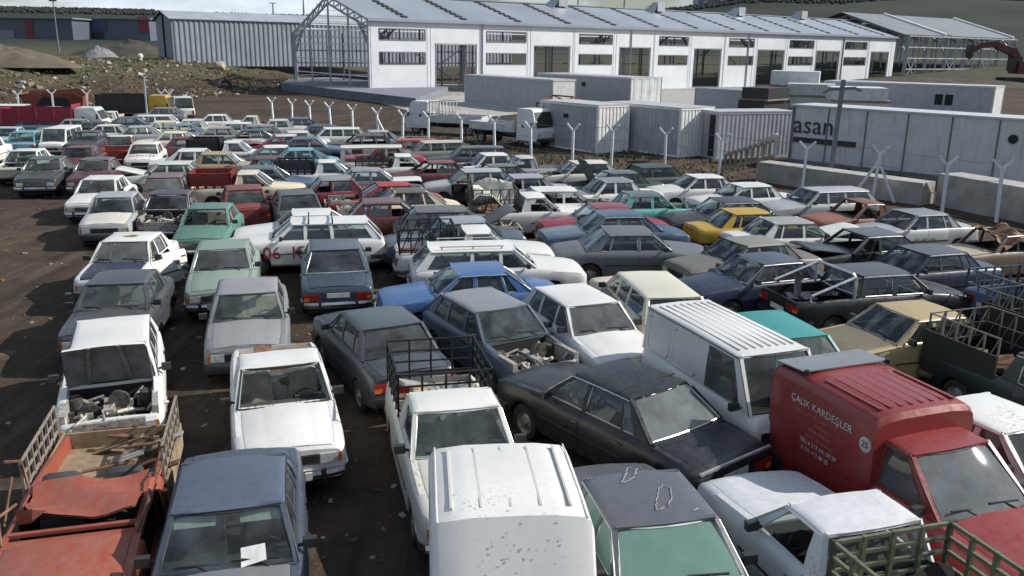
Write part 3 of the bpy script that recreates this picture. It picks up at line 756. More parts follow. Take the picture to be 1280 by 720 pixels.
def black_boards(root,I,made):
    y=I['W']/2-.07; x0,x1=I['xr']+.03,I['bed']-.03
    for a in ((x0,x1,y,y+.04),(x0,x1,-y-.04,-y),(x0-.02,x0+.02,-y,y)):
        b=MB(); b.box(a[0],a[1],a[2],a[3],.62,1.30); ob('bed_board',b.mesh('bed_board',[M['under']],smooth=0),root)
def sagging(root,I,made):
    rr=random.Random(8); b=MB()
    g=[[(lerp(I['rf']+.15,I['rr']-.25,i/7),lerp(-.72,.78,j/9),I['zr']-.02+.13*math.sin(i*1.3+j*.5)+rr.uniform(-.05,.05)-.22*(j/9)**3) for j in range(10)] for i in range(8)]
    b.grid(g); ob('crumpled_roof',b.mesh('crumpled_roof',[M['rusty']],smooth=25),root)
def roll_bar(root,I,made):
    b=MB(); y=I['W']/2-.10; x=I['bed']-.06
    b.tube([(x,-y,.97),(x,-y,1.42),(x,-y+.1,1.5),(x,y-.1,1.5),(x,y,1.42),(x,y,.97)],.035,8)
    for s in (1,-1): b.tube([(x,s*y,1.46),(I['xr']+.35,s*y,1.08),(I['xr']+.35,s*y,.95)],.035,8)
    ob('roll_bar',b.mesh('roll_bar',[M['alu']]),root)
def cargo(slope,roofcol,grey_rear=False,textit=False,rear_open=False):
    def f(root,I,made):
        b,st=cargo_box('cargo',slope)
        if slope:
            rr=random.Random(2); b.mi=1
            for k in range(44):
                t_=abs(rr.gauss(.35,.35))
                if t_<1: base,du,nn=Vector((-1.90+.24*t_,0,1.45+.48*t_)),Vector((.447,0,.894)),Vector((-.894,0,.447))
                else: base,du,nn=Vector((-1.66+(t_-1)*.4,0,1.936)),Vector((1,0,0)),Vector((0,0,1))
                y=rr.uniform(-.5,.3); r_=rr.uniform(.004,.015); yy=abs(y)/.79
                c_=base+Vector((0,y,-.006*(yy*2)**2))+nn*.004
                b.quad(*[c_+du*r_*rr.uniform(.4,1.2)*math.cos(a_)+Vector((0,1,0))*r_*rr.uniform(.4,1.4)*math.sin(a_) for a_ in [i*.785 for i in range(8)]])
            b.mi=0
        bx=ob('cargo_box',b.mesh('cargo_box',[M['paint'],M['chalk']],smooth=38),root,color=CUR[0])
        g=MB(); x0,x1=st[3][0]-.25,st[-2][0]-.12
        if grey_rear: x0=x0+.62
        for k in range(5 if slope else 8):
            y=lerp(-.58,.58,k/(4 if slope else 7)); 
            if slope: g.box(x0,x1,y-.012,y+.012,1.90,1.942)
            else: g.box(x0,x1,y-.02,y+.02,1.9,1.945-.01*abs(y))
        ob('roof_ribs',g.mesh('roof_ribs',[M['paint']],smooth=0),root,color=tuple(c*.75 for c in CUR[0]))  # rib shadow is put into the colour, darker than the body paint
        if grey_rear:
            g=MB(); g.slab([(-2.1,-.74,1.915),(-2.1,.74,1.915),(-1.50,.72,1.955),(-1.50,-.72,1.955)],(0,0,.02))
            ob('roof_patch',g.mesh('roof_patch',[M['metal']],smooth=0),root,color=(.20,.215,.23))
            for s in (.7,-.7):
                h=MB(); h.tube([(-1.48,s,1.93),(-1.48,s,2.0)],.04,8); ob('roof_bolt',h.mesh('roof_bolt',[M['rubber']]),root)
        if textit:
            y=-.80
            for s,sz,x,z,m in (('ÇALIK KARDEŞLER',.145,-1.02,1.58,'spray_white'),('NAKLİYAT TİCARET',.075,-1.20,1.44,'spray_orange'),('ANKARA',.075,-.95,1.35,'spray_orange'),('OTO YEDEK PARÇA',.07,-1.1,1.25,'spray_orange'),('İSKİTLER SANAYİ',.07,-.98,1.15,'spray_orange'),('TEL: 0 312 341 00 29',.085,-1.0,1.05,'spray_white'),('0 532 412 00 25',.085,-1.05,.94,'spray_white')):
                text_on_side(root,s,sz,M[m],x,z,y,-1,name='lettering')
            g=MB(); g.tube([(-.16,y+.01,1.50),(-.16,y-.004,1.50)],.10,18); ob('round_badge',g.mesh('round_badge',[M['spray_white']]),root)
            text_on_side(root,'25',.12,M['spray_maroon'],-.16,1.50,y-.008,-1,name='lettering')
        if slope:
            for s in (1,-1):
                g=MB(); g.slab([(-2.125,s*.64,.7),(-2.125,s*.80,.7),(-1.965,s*.80,1.40),(-1.965,s*.71,1.40)],(.05,0,0))
                ob('taillight',g.mesh('taillight',[M['red']],smooth=0),root)
    return f
M['spray_orange']=simple('faded_orange_lettering',(.42,.16,.10),.7)
M['spray_maroon']=simple('maroon_lettering',(.16,.02,.025),.7)
def canvas_over(root,I,made):
    rr=random.Random(3); b=MB(); rows_=[]
    for i in range(9):
        x=lerp(I['xr']+.1,I['bed']-.2,i/8); rows_.append([(x+rr.uniform(-.05,.05),lerp(-.75,.75,j/8),1.75+.22*math.sin(j*.9+i*.7)+rr.uniform(-.07,.07)-.35*(abs(j-4)/4)**3) for j in range(9)])
    b.grid(rows_); ob('plastic_sheet',b.mesh('plastic_sheet',[M['cloth']]),root,color=(.55,.53,.44))
def stained_roof(root,I,made):
    rr=random.Random(9); b=MB(); c=(-.2,.05)
    n=12; b.quad(*[(c[0]+.16*rr.uniform(.5,1.2)*math.cos(6.283*i/n),c[1]+.2*rr.uniform(.5,1.2)*math.sin(6.283*i/n),I['zr']+.055) for i in range(n)])
    ob('yellow_stain',b.mesh('yellow_stain',[M['spray_yellow']],smooth=0),root)
def scribble_roof(root,I,made):
    b=MB(); z=I['zr']+.053; rr=random.Random(6)
    for pts in ([(.12,.12),(-.05,.22),(-.28,.30),(-.36,.24),(-.2,.12),(-.02,.02),(.16,-.02),(.12,.12)],[(-.66,.02),(-.78,.08),(-.82,-.02),(-.7,-.1),(-.5,-.2),(-.52,-.10),(-.66,.02)],[(.28,.5),(.2,.42),(.26,.34)]):
        pts=[(lerp(p[0],q[0],k/4)+rr.uniform(-.018,.018),lerp(p[1],q[1],k/4)+rr.uniform(-.018,.018)) for p,q in zip(pts,pts[1:]) for k in range(4)]; b.tube([(x,y,z) for x,y in pts],.0045,4)
    ob('chalk_mark',b.mesh('chalk_mark',[M['chalk']],smooth=0),root)
W_,OW,CR,GR,SI,DG,BK,NV=[C[k] for k in ('white','offwhite','cream','grey','silver','dgrey','black','navy')]
CARS=[]
def car(kind,px,py,hd,color,label,**k): CARS.append((kind,px,py,hd,C[color] if isinstance(color,str) else color,label,k))
# ---- left columns, facing the camera
car('sedan',128,220,10,'white','white sedan at the lower left edge of the yard, its shadow falling on bare dirt')
car('boxy',165,240,14,'silver','silver grey sedan directly behind the white sedan with the yellow roof stain',hood=C['offwhite'],openhood=0)
car('boxy',160,298,8,'white','white sedan with a yellow paint stain on its roof and a dark blue hood',hood=NV,extra=stained_roof,glass='dusty',opendoor=(('door01',-28),('door11',-34)))
car('boxy',155,339,12,'dgrey','dark grey sedan behind the white car whose hood is raised',seat=(.34,.32,.28))
car('sedan',240,256,10,'green','faded green sedan with broken windshield and a steering wheel showing',flat=True,omit=('windshield',),extra=torn_glass,seat=(.3,.28,.24))
car('sedan',227,237,12,(.05,.035,.045),'dark plum sedan mostly hidden behind the faded green sedan')
car('sedan',283,298,14,'lgreen','pale grey green sedan with a cracked dusty windshield',flat=True,glass='dusty')
car('boxy',310,351,15,'grey','grey sedan with peeling dented hood and beige seats visible inside',hood=(.25,.26,.27),roof=(.26,.27,.285),seat=(.62,.56,.42),flat=True)
car('pickup',350,448,18,'white','white pickup with smashed windshield and long clean hood',omit=('windshield','wipers'),extra=combo(torn_glass,surround,bed_load((.4,.38,.33),8,2)),seat=(.45,.41,.35),lampf=0)
car('hatch',140,412,22,'white','white hatchback with hood raised and engine exposed',openhood=62,engine=True)
car('boxy',290,598,14,(.052,.068,.098),'dark blue sedan in the foreground with a paper note under its wiper',roof=(.075,.095,.14),hood=(.16,.17,.18),extra=paper_on_glass,flat=False)
car('boxy',477,393,207,(.036,.043,.055),'dark navy sedan from behind with orange tail lamp beside the tall black stakes',roof=(.055,.07,.082),lid=(.06,.07,.085))
car('saloon',418,302,193,(.052,.075,.105),'blue grey saloon seen from behind with wide chrome bumper',roof=(.06,.078,.10),lid=(.04,.06,.082))
car('wagon',427,271,283,'white','white estate car with red sprayed 06 K on its side and a roof rack',extra=combo(roof_rack,side_text('06  K',.50,'spray_red',.62,.62,1)),lod=2)
car('sedan',392,257,284,'white','white sedan just behind the white estate with the roof rack')
car('boxy',312,231,200,(.20,.035,.03),'faded red sedan seen from behind with smashed boot panel',flat=True)
car('pickup',334,215,100,'cream','cream pickup with a red boarded bed behind the red sedan',extra=stakes((.22,.03,.028),z1=1.5,rows=6,r=.05))
car('boxy',388,236,200,(.07,.085,.085),'dark green grey sedan parked right of the faded red sedan',roof=(.08,.10,.10))
car('sedan',598,331,284,'blue','bright blue sedan side on, facing left')
car('hatch',613,372,30,'bluegrey','grey blue hatchback without hood, engine and alloy manifold bared',omit=('hood','grille','headlight','front_bumper','plate1'),engine=True,roof=(.20,.215,.23))
car('hatch',724,369,22,'white','white hatchback between the hoodless grey car and the ribbed white van',glass='dusty')
car('van',885,410,20,'white','white panel van with ribbed roof and stamped blank side panels',extra=stamped,glass='dusty',omit=('grille','headlight','plate1','front_bumper'))  # dusty glass here stands in for clouds reflected in the windshield
car('saloon',775,470,218,(.014,.018,.022),'black saloon seen from behind with orange tail lamp and sky reflected in rear window',lod=2,glass='hazy',extra=boot_strip)
car('sedan',805,610,12,(.085,.092,.108),'dark grey sedan at the bottom with green tinted windshield and chalk marks on its roof',roof=(.10,.11,.13),glass='green_glass',extra=scribble_roof)
car('pickup',575,515,14,'offwhite','off white pickup with tall black stake sides round its bed',extra=combo(stakes((.012,.012,.014),z1=1.62,rows=4,r=.015,front=True),bed_load((.34,.34,.31),12,5,('metal','wood','metal'))),roof=(.70,.70,.66),seat=(.45,.44,.40))
car('boxvan',1150,535,20,(.24,.026,.026),'red box van lettered in white with ribbed crimson roof',extra=cargo(0,None,True,True),lod=2,glass='hazy')
car('pickup',1068,637,197,(.62,.64,.66),'white pickup seen from behind with olive stake frame at the lower right',openhood_=0,extra=combo(stakes((.13,.14,.085),z1=1.55,rows=4,r=.024),bed_load((.42,.40,.34),7,8,('metal','under','under'))),flat=True,openhood=0,omit=('win0','wipers'),lod=2)
car('sedan',1235,506,25,'white','white sedan at the right edge beside the red box van')
car('sedan',1182,386,288,'tan','tan sedan with dirty brown hood beside the black stake bed',hood=(.17,.14,.085),lod=2,flat=True)
car('hatch',980,404,15,'teal','teal hatchback wedged behind the red box van',glass='dusty',omit=('win0',))
car('crew',1092,331,106,(.02,.022,.025),'black crew cab pickup with chrome roll bar over its open bed',extra=combo(roll_bar,side_text('06 ZS',.30,'spray_yellow',.62,.60,-1),bed_load((.02,.02,.03),6,11,('metal','metal'))),roof=(.05,.055,.06))
car('sedan',962,319,290,(.022,.03,.065),'dark blue sedan facing left in front of the olive grey sedan',roof=(.055,.07,.11))
car('boxy',946,298,290,(.14,.14,.12),'dull olive grey sedan with see-through side windows between dark blue and white sedans',roof=(.22,.22,.20),flat=True)
car('wagon',822,351,190,'cream','cream estate seen from behind near the ribbed white van',paint_side=0,roof=(.66,.63,.52),door=(.10,.10,.09))
car('saloon',778,285,95,'slate','large grey saloon facing right with yellow scribble on its doors',extra=side_text('~ 06 Z ~',.26,'spray_yellow',.2,.62,-1),flat=True)
car('saloon',772,265,281,(.055,.095,.15),'dark blue saloon behind the large grey saloon',hood=(.12,.17,.22))
car('sedan',762,256,281,'crimson','crimson sedan hidden behind the dark blue saloon',roof=(.22,.03,.05))
car('sedan',800,239,100,'turq','turquoise sedan with dark roof facing right',roof=(.10,.13,.12),seat=(.3,.2,.2))
car('saloon',912,244,283,(.045,.04,.045),'black brown saloon between the turquoise and yellow sedans',roof=(.055,.055,.065))
car('boxy',932,261,100,'yellow','mustard yellow sedan with broken tail panel',flat=False,omit=('taillight',))
car('boxy',985,275,100,'white','white sedan with grey roof right of the mustard yellow sedan',roof=(.32,.33,.30))
car('boxy',862,218,283,'white','white sedan by the fence post behind the turquoise sedan')
car('boxy',938,229,283,'white','white sedan by the fence behind the black brown saloon',roof=(.7,.71,.70))
car('wagon',1038,235,285,'silver','silver estate near the fence left of the rust orange pickup',roof=(.40,.41,.42))
car('pickup',1080,249,285,'rust','rust orange pickup with dented hood',flat=True,omit=('win',),hood=(.26,.085,.05),lod=2)
car('boxy',1150,262,287,'silver','silver sedan with yellow sprayed stripe on its doors by the fence',roof=(.20,.21,.22),extra=side_text('~06~JK~06~',.2,'spray_yellow',.1,.62,1),door=(.5,.51,.52))
car('sedan',1082,287,285,(.045,.052,.06),'dark grey sedan with missing windshield and missing front door',omit=('windshield','wipers','door01','win01'),roof=(.075,.085,.10))
car('boxy',1168,309,287,(.035,.045,.075),'navy sedan with a red patch on its rear door at the right',roof=(.06,.065,.085))
car('boxy',1258,286,287,(.13,.085,.05),'burnt brown car wreck with sagging roof at the right edge',roof=(.15,.10,.06),hood=(.42,.36,.26),omit=('windshield','win','rear_window','grille','headlight','wheel','rim','mirror','wipers','front_seats','roof'),flat=True,dz=-.15,extra=sagging)
car('boxy',1368,370,288,(.05,.05,.06),'dark sedan cut by the right edge above the black stake beds',hood=(.33,.34,.36))
car('pickup',1325,335,107,(.13,.18,.27),'blue pickup at the right edge with railed bed',extra=stakes((.10,.12,.15),z1=1.4,rows=2,r=.02,n=6))
# ---- centre
car('wagon',588,304,100,'white','white estate with long roof rack behind the bright blue sedan',extra=long_rack)
car('pickup',599,281,100,'white','white pickup with dark railed bed in the middle of the yard',extra=combo(stakes((.03,.028,.028),z1=1.6,rows=3,diag=True),bed_load((.12,.03,.04),12,21)),lod=2)
car('pickup',668,240,100,'white','white pickup carrying torn plastic sheet on a lattice frame',extra=combo(stakes((.10,.095,.085),z1=1.75,rows=3,diag=True),canvas_over,bed_load((.3,.3,.3),10,31),side_text('060106',.2,'spray_red',1.6,.75,-1)),omit=('win',),lod=1)
car('boxy',556,265,285,'bluegrey','blue grey sedan behind the dark railed pickup bed',roof=(.26,.27,.31))
car('boxy',437,245,100,(.10,.025,.03),'dark red sedan with faded roof behind the white estate with the roof rack',roof=(.12,.05,.055),omit=('win0',))
car('boxy',482,219,285,(.32,.02,.022),'bright red sedan behind the olive roofed cream sedan')
car('sedan',508,233,285,'cream','cream sedan with dull olive roof in mid yard',roof=(.09,.085,.07))
car('hatch',546,250,100,(.10,.11,.12),'grey hatchback with raised hood beside the plastic sheet pickup',openhood=35,engine=True,flat=True)
car('boxy',418,215,285,(.17,.022,.035),'wine red sedan behind the dark red sedan',roof=(.22,.23,.24))
car('sedan',452,210,100,'slate','grey sedan with a white hood pointing right',hood=W_,roof=(.24,.26,.27))
car('pickup',511,194,100,'white','white pickup with dark bed full of red scrap',extra=combo(stakes((.03,.03,.03),z1=1.3,rows=4,r=.03),bed_load((.3,.02,.03),9,41)),omit=('win0',))
car('boxy',560,204,285,'maroon','maroon sedan without windshield behind the cream sedan',omit=('windshield','win01'),flat=True,roof=(.16,.045,.05))
car('hatch',592,208,281,'silver','silver hatchback stripped of doors near the plastic sheet pickup',omit=('door','win0'))
car('boxy',616,193,285,'white','white sedan with dark red hood near the fence',hood=(.12,.03,.04))
car('minibus',448,181,100,'offwhite','off white windowless van shell with red nose',omit=('win','windshield','rear_window'),hood=(.3,.03,.03),scale=.86)
car('wagon',520,173,285,(.28,.022,.03),'red estate with pale roof rack by the fence',extra=long_rack)
car('wagon',550,175,285,(.20,.21,.19),'dark green estate with beige roof by the fence',roof=(.50,.47,.40))
car('wagon',601,182,281,(.05,.055,.06),'dark grey estate by the fence in front of the parked flatbed lorry')
car('hatch',463,171,285,(.07,.065,.06),'rusty dark hatchback stripped of glass by the fence',omit=('win','windshield','rear_window'),flat=True)
car('wagon',427,159,285,(.50,.54,.52),'pale green white estate by the fence',roof=(.62,.66,.64))
car('pickup',655,197,283,'silver','silver grey pickup near the fence below the flatbed lorry',roof=(.5,.5,.49))
car('hatch',722,199,283,'offwhite','off white hatchback near the fence behind the raised navy hood')
car('boxy',758,209,285,'dgreen','dark teal sedan with navy hood raised high',openhood=66,hood=(.02,.022,.06),engine=True,roof=(.09,.12,.125))
car('sedan',779,221,285,'white','white sedan with grey roof and grey hood in front of the dark teal sedan',roof=(.19,.21,.22),hood=(.24,.25,.25))
car('boxy',668,219,281,'silver','silver sedan behind the white pickup with the plastic sheet',roof=(.30,.30,.35),omit=('win01',))
car('hatch',690,232,100,'white','white hatchback without windows facing right near the crimson sedan',omit=('win',))
# ---- left back
car('saloon',381,173,100,(.065,.10,.15),'dark blue saloon in the back rows left of the stripped van shell')
car('sedan',337,185,285,'bluegrey','blue grey sedan with white roof in the back rows',roof=W_,lid=(.30,.40,.48))
car('boxy',334,197,100,'maroon','maroon sedan with rusted roof beside the blue grey white roofed sedan',flat=True,roof=(.11,.05,.055))
car('saloon',325,213,100,'steel','slate blue saloon above the cream pickup with red boards',roof=(.08,.11,.14))
car('pickup',408,202,100,'white','white pickup cab with black bed behind the wine red sedan',extra=stakes((.018,.018,.022),z1=1.5,rows=5,r=.045))
car('pickup',294,178,100,'white','white pickup with tall black boarded bed in the left back rows',extra=stakes((.02,.02,.022),z1=1.6,rows=6,r=.055))
car('sedan',312,162,285,'dgreen','dark green sedan behind the white roofed blue grey sedan',door=(.6,.62,.6))
car('boxy',346,167,285,'crimson','magenta red sedan with white roof in the back rows',roof=(.6,.58,.58))
car('wagon',247,169,100,(.12,.03,.045),'maroon estate in the left back rows')
car('boxy',275,158,285,'pink','pinkish beige sedan behind the maroon estate')
car('boxy',270,144,285,'white','white sedan in the rearmost row right of the white van with rear doors')
car('pickup',310,146,281,'offwhite','white pickup with black load by the fence in the rearmost row',extra=bed_load((.03,.03,.035),12,51,('metal','rusty')))
car('hatch',400,158,285,(.05,.05,.055),'black hatchback by the fence left of the pale green estate')
car('boxy',345,152,285,(.5,.5,.48),'pale grey sedan by the fence in the rearmost row')
car('boxy',232,155,285,(.20,.26,.32),'light blue grey sedan behind the maroon estate')
car('sedan',222,164,285,'cream','cream white sedan left of the maroon estate')
car('boxy',218,202,284,(.60,.63,.56),'greenish white sedan facing left above the brown car')
car('sedan',226,190,100,'white','white sedan facing right behind the greenish white sedan')
car('hatch',217,220,15,'brown','brown hatchback with striped cloth behind its windshield',roof=(.16,.11,.12),hood=(.10,.045,.04),glass='dusty')
car('boxy',193,177,15,'white','white sedan with red sprayed numbers on its hood in the left back rows',extra=lambda root,I,made: setattr(text_on_side(root,'06ZE162',.34,M['spray_red'],1.45,.965,0,-1),'matrix_local',Matrix.Translation((1.4,0,.958))@Matrix(((0,-1,0,0),(1,0,0,0),(0,0,1,0),(0,0,0,1)))@Matrix.Rotation(rad(6),4,'X')))
car('pickup',150,169,195,(.22,.05,.045),'dull red pickup with white cab roof seen from behind',roof=W_)
car('sedan',175,157,285,'silver','silver sedan in the left back rows beside the white sedans')
car('boxy',150,154,285,'offwhite','off white sedan left of the silver sedan in the back rows')
car('boxy',122,150,285,'dgrey','dark grey sedan in the rearmost row left of the white estate')
car('wagon',192,144,285,'white','white estate in the rearmost row before the yellow lorry cab')
car('hatch',207,134,285,(.20,.22,.24),'slate hatchback between the yellow lorry and the white van')
car('boxy',112,162,10,(.05,.048,.06),'dark plum sedan behind the dull red pickup')
car('minibus',78,157,10,'white','white windowed van with a sticker on its windshield',scale=.85)
car('boxy',100,183,12,'maroon','maroon sedan below the white windowed van')
car('sedan',121,197,12,(.09,.03,.04),'dusty maroon sedan beside the dark green saloon',roof=(.10,.09,.10),glass='dusty')
car('saloon',58,195,15,(.045,.055,.055),'large dark green saloon facing the camera at the left',glass='dusty')
car('boxy',36,186,12,'white','white sedan without hood behind the dark green saloon',omit=('hood','grille','headlight'),engine=True)
car('hatch',30,163,195,'lblue','light blue hatchback seen from behind at the far left')
car('sedan',12,158,195,(.30,.42,.46),'pale blue sedan just behind the light blue hatchback')
car('sedan',-22,171,12,'white','white sedan cut by the left edge')
car('minibus',3,130,285,'crimson','crimson van with white roof at the far left edge',roof=W_)
car('boxy',65,133,285,'white','white sedan in front of the rusty open skip')
car('minibus',228,121,203,'white','white van seen from behind with two rear door windows',lod=1)
car('pickup',113,134,285,'offwhite','off white pickup cab right of the long crimson lorry bed')
car('pickup',138,139,285,'white','white pickup left of the yellow lorry')
# small cars filling the rear rows
car('square',240,149,285,'offwhite','off white square sedan between the white van with rear doors and the white sedan')
car('coupe',330,157,285,'grey','small grey hatchback left of the black hatchback by the fence')
car('square',372,149,100,'steel','dull blue square sedan against the fence left of the post with pale estate')
car('fastback',470,160,285,'silver','silver sedan against the fence behind the rusty dark hatchback')
car('square',96,147,285,'lgreen','pale green square sedan behind the white windowed van')
car('coupe',45,147,100,'steel','blue grey hatchback below the crimson lorry bed')
car('square',205,151,285,'cream','cream square sedan in the rear rows below the white estate')
car('fastback',160,146,285,'bluegrey','blue grey sedan in the rear rows beside the yellow lorry')
car('coupe',292,153,100,'white','small white hatchback right of the pinkish beige sedan')
car('fastback',390,187,285,'lblue','light blue sedan right of the white roofed blue grey sedan')
car('square',372,163,285,'offwhite','off white square sedan above the dark blue saloon in the back rows')
car('square',485,183,285,'crimson','crimson square sedan beside the off white van shell')
car('fastback',640,208,285,'olive','olive sedan behind the silver sedan and the plastic sheet')
car('coupe',820,207,285,'dgreen','dark green hatchback against the fence behind the white sedan')
car('square',262,196,100,'tan','tan square sedan behind the cream pickup with red boards')
# ------------------------------------------------------------------ place the cars: keep them from running into each other
_dm=random.Random(21); _n=0
def vary(c):
    global _n
    kind,px,py,hd,color,label,k=c; _n+=1
    if py<292 and 'engine' not in k and not any(w in label for w in ('06 K','yellow paint','sprayed','saloon','pickup','van')):
        k=dict(k)
        alt={'boxy':('boxy','square','fastback','boxy'),'sedan':('sedan','sedan','square','fastback'),'hatch':('hatch','coupe')}.get(kind)
        if alt and 'green' not in label: kind=_dm.choice(alt)
        r=_dm.random(); om=list(k.get('omit',()))
        if r<.12: om+=['hood','grille']; k['engine']=True
        elif r<.22: k['openhood']=_dm.uniform(6,22)
        elif r<.32: k['openlid']=_dm.uniform(8,40)
        elif r<.42: k['opendoor']=((_dm.choice(('door01','door0-1')),_dm.choice((-1,1))*0),)
        elif r<.52: om+=['headlight1','front_bumper']
        elif r<.60: om+=['win0','win1-1']
        elif r<.66: om+=['rear_bumper','taillight1']
        elif r<.72: om+=['windshield','wipers']
        k['omit']=tuple(om)
        if _dm.random()<.3: k['flat']=True
        if _dm.random()<.16 and not k.get('hood'): g=_dm.uniform(.6,1.25); k['hood']=tuple(min(.8,(v*.5+.08)*g) for v in color)
    return (kind,px,py,hd,color,label,k)
CARS=[vary(c) for c in CARS]
poses=[]
for kind,px,py,hd,color,label,k in CARS:
    I=K[kind]; sc=k.get('scale',1.); dz=k.get('dz',0.); a=rad(hd-90); q=P(px,py,(I['zroof'])*sc+dz); c,s=math.cos(a),math.sin(a)
    poses.append([q.x-I['xroof']*c*sc,q.y-I['xroof']*s*sc,a,I['L']*sc/2,I['W']*sc/2+.005,math.hypot(q.x,q.y)])
def fixedpose(kind,local,px,py,h,hd):
    """pose such that a local point of the vehicle is seen at a photo pixel"""
    a=rad(hd-90); q=P(px,py,h); c,s=math.cos(a),math.sin(a)
    return (q.x-(local[0]*c-local[1]*s),q.y-(local[0]*s+local[1]*c),0.),hd
STATIC=[]   # further vehicles: kind, pos, hd, colour, label, options
def stat(kind,local,px,py,h,hd,color,label,**k):
    pos,hd=fixedpose(kind,local,px,py,h,hd); STATIC.append((kind,pos,hd,C[color] if isinstance(color,str) else color,label,k)); I=K[kind]
    sh=k.pop('back',None)
    poses.append([pos[0],pos[1],rad(hd-90),I['L']/2,I['W']/2,0.]); return pos
def collapsed(root,I,made):
    # roof folded down on the cab, bent pillars and ragged bed boards
    b=MB(); rr=random.Random(5)
    rows_=[[(lerp(.62,-.32,i/6),lerp(-.62,.66,j/8)+rr.uniform(-.012,.012),1.08+.05*math.sin(i*1.1)+.05*math.sin(j*.9+i)+rr.uniform(-.015,.015)+(0.05 if i<1 else 0)) for j in range(9)] for i in range(7)]
    rows_[0][0]=(.45,-.62,1.0); rows_[0][1]=(.52,-.45,1.05); rows_[2][0]=(.36,-.50,1.06)
    b.grid(rows_); b.grid([[(p[0],p[1],p[2]-.02) for p in r] for r in rows_])
    ob('crushed_roof',b.mesh('crushed_roof',[M['flat']]),root,color=C['orange'])
    for s in (1,-1):
        g=MB()
        g.tube([(I['ws'],s*.68,.98),(.55,s*.78,1.15),(.1,s*.72,1.06)],.02,5); g.tube([(-.4,s*.7,.98),(-.55,s*.8,1.3),(-.3,s*.9,1.42)],.022,5)
        g.tube([(I['ws']-.4,s*.75,1.0),(-.3,s*.84,1.22)],.012,5)
        ob('bent_pillar',g.mesh('bent_pillar',[M['rusty']]),root)
    
    w=MB(); w.box(I['xr']+.06,I['bed']-.06,-.70,.70,.60,.64)
    for s in (1,-1): w.box(I['xr']+.04,I['bed']-.02,s*.715-.012,s*.715+.012,.6,.90); w.box(I['xr']+.02,I['bed']-.02,s*.825-.012,s*.825+.012,.5,.86)
    w.box(I['xr']+.06,I['xr']+.09,-.7,.7,.6,.88)
    for k in range(16):
        x=rr.uniform(I['xr']+.3,I['bed']-.2); y=rr.uniform(-.1,.62); a=rr.uniform(0,3.1); l=rr.uniform(.15,.5); w.mi=rr.choice((0,1,2))
        d=Vector((math.cos(a),math.sin(a),rr.uniform(-.1,.5))).normalized()*l; w.obox((x,y,.72+rr.random()*.2),d,Vector((-d.y,d.x,0)).normalized()*rr.uniform(.02,.09),Vector((0,0,.012)))
    ob('bed_load',w.mesh('bed_load',[M['wood'],M['metal'],M['rusty']],smooth=0,merge=False),root,color=(.45,.43,.38))
    for s in (1,-1):
        f=rails([((I['xr']+.03,s*.80,0),(I['bed']-.03,s*.80,0),7)],3,.80,1.30,.016)
        ob('stake_rail',f.mesh('stake_rail',[M['steelpipe']],smooth=0,merge=False),root,color=(.26,.22,.18))
stat('crushed',(.1,0),105,615,1.1,15,'orange','rusty orange pickup wreck with crushed cab roof and wooden bed at the lower left',omit=('roof','windshield','rear_window','win','wipers','mirror','gutter','dash','steer','front_seats','door','body_'),flat=True,extra=collapsed)
stat('pickup',(K['pickup']['xr'],-.8),1150,428,1.0,20,'black','black pickup bed with pale zigzag stakes beside the tan sedan',extra=combo(black_boards,stakes((.16,.15,.13),z1=1.62,rows=2,diag=True,r=.013,front=False),bed_load((.03,.03,.03),5,61)))
stat('pickup',(K['pickup']['xr'],-.8),1222,392,1.0,20,(.02,.022,.024),'second black stake bed at the right edge behind the pale zigzag stakes',extra=combo(black_boards,stakes((.14,.13,.12),z1=1.58,rows=2,diag=True,r=.013,front=False)))
SHELL=fixedpose('boxvan',(-.9,0),632,596,1.94,186)
poses.append([SHELL[0][0]+math.cos(rad(96))*(-.9),SHELL[0][1]+math.sin(rad(96))*(-.9),rad(96),1.2,.82,0.])
def corners(p):
    x,y,a,hl,hw,_=p; c,s=math.cos(a),math.sin(a)
    return [(x+c*i*hl-s*j*hw,y+s*i*hl+c*j*hw) for i,j in ((1,1),(1,-1),(-1,-1),(-1,1))]
def mtv(p,q):
    if math.hypot(p[0]-q[0],p[1]-q[1])>math.hypot(p[3],p[4])+math.hypot(q[3],q[4]): return None
    A,B=corners(p),corners(q); best=None
    for a in (p[2],p[2]+math.pi/2,q[2],q[2]+math.pi/2):
        ax=(math.cos(a),math.sin(a)); pa=[u*ax[0]+v*ax[1] for u,v in A]; pb=[u*ax[0]+v*ax[1] for u,v in B]
        o=min(max(pa),max(pb))-max(min(pa),min(pb))
        if o<=.03: return None
        sg=1 if sum(pa)>sum(pb) else -1
        if best is None or o<best[0]: best=(o,ax[0]*sg,ax[1]*sg)
    return best
def relax(poses,iters=160):
    start=[(p[0],p[1]) for p in poses]
    for it in range(iters):
        n=0
        for i in range(len(poses)):
            for j in range(i):
                m=mtv(poses[i],poses[j])
                if not m: continue
                n+=1; wi=max(.02,poses[i][5])**1.6; wj=max(.02,poses[j][5])**1.6; t=wi/(wi+wj)
                poses[i][0]+=m[1]*m[0]*t*.6; poses[i][1]+=m[2]*m[0]*t*.6
                poses[j][0]-=m[1]*m[0]*(1-t)*.6; poses[j][1]-=m[2]*m[0]*(1-t)*.6
        if not n: break
    return [(math.hypot(p[0]-s[0],p[1]-s[1])) for p,s in zip(poses,start)]
MOVED=relax(poses)
for (kind,px,py,hd,color,label,k),p in zip(CARS,poses):
    k={a:b for a,b in k.items() if a not in('lampf','paint_side','openhood_')}
    spawn(kind,px,py,hd,color,label,pos=(p[0],p[1],k.get('dz',0.)),**k)
for (kind,pos,hd,color,label,k),p in zip(STATIC,poses[len(CARS):]):
    spawn(kind,0,0,hd,color,label,pos=(p[0],p[1],0),lod=2,**k)
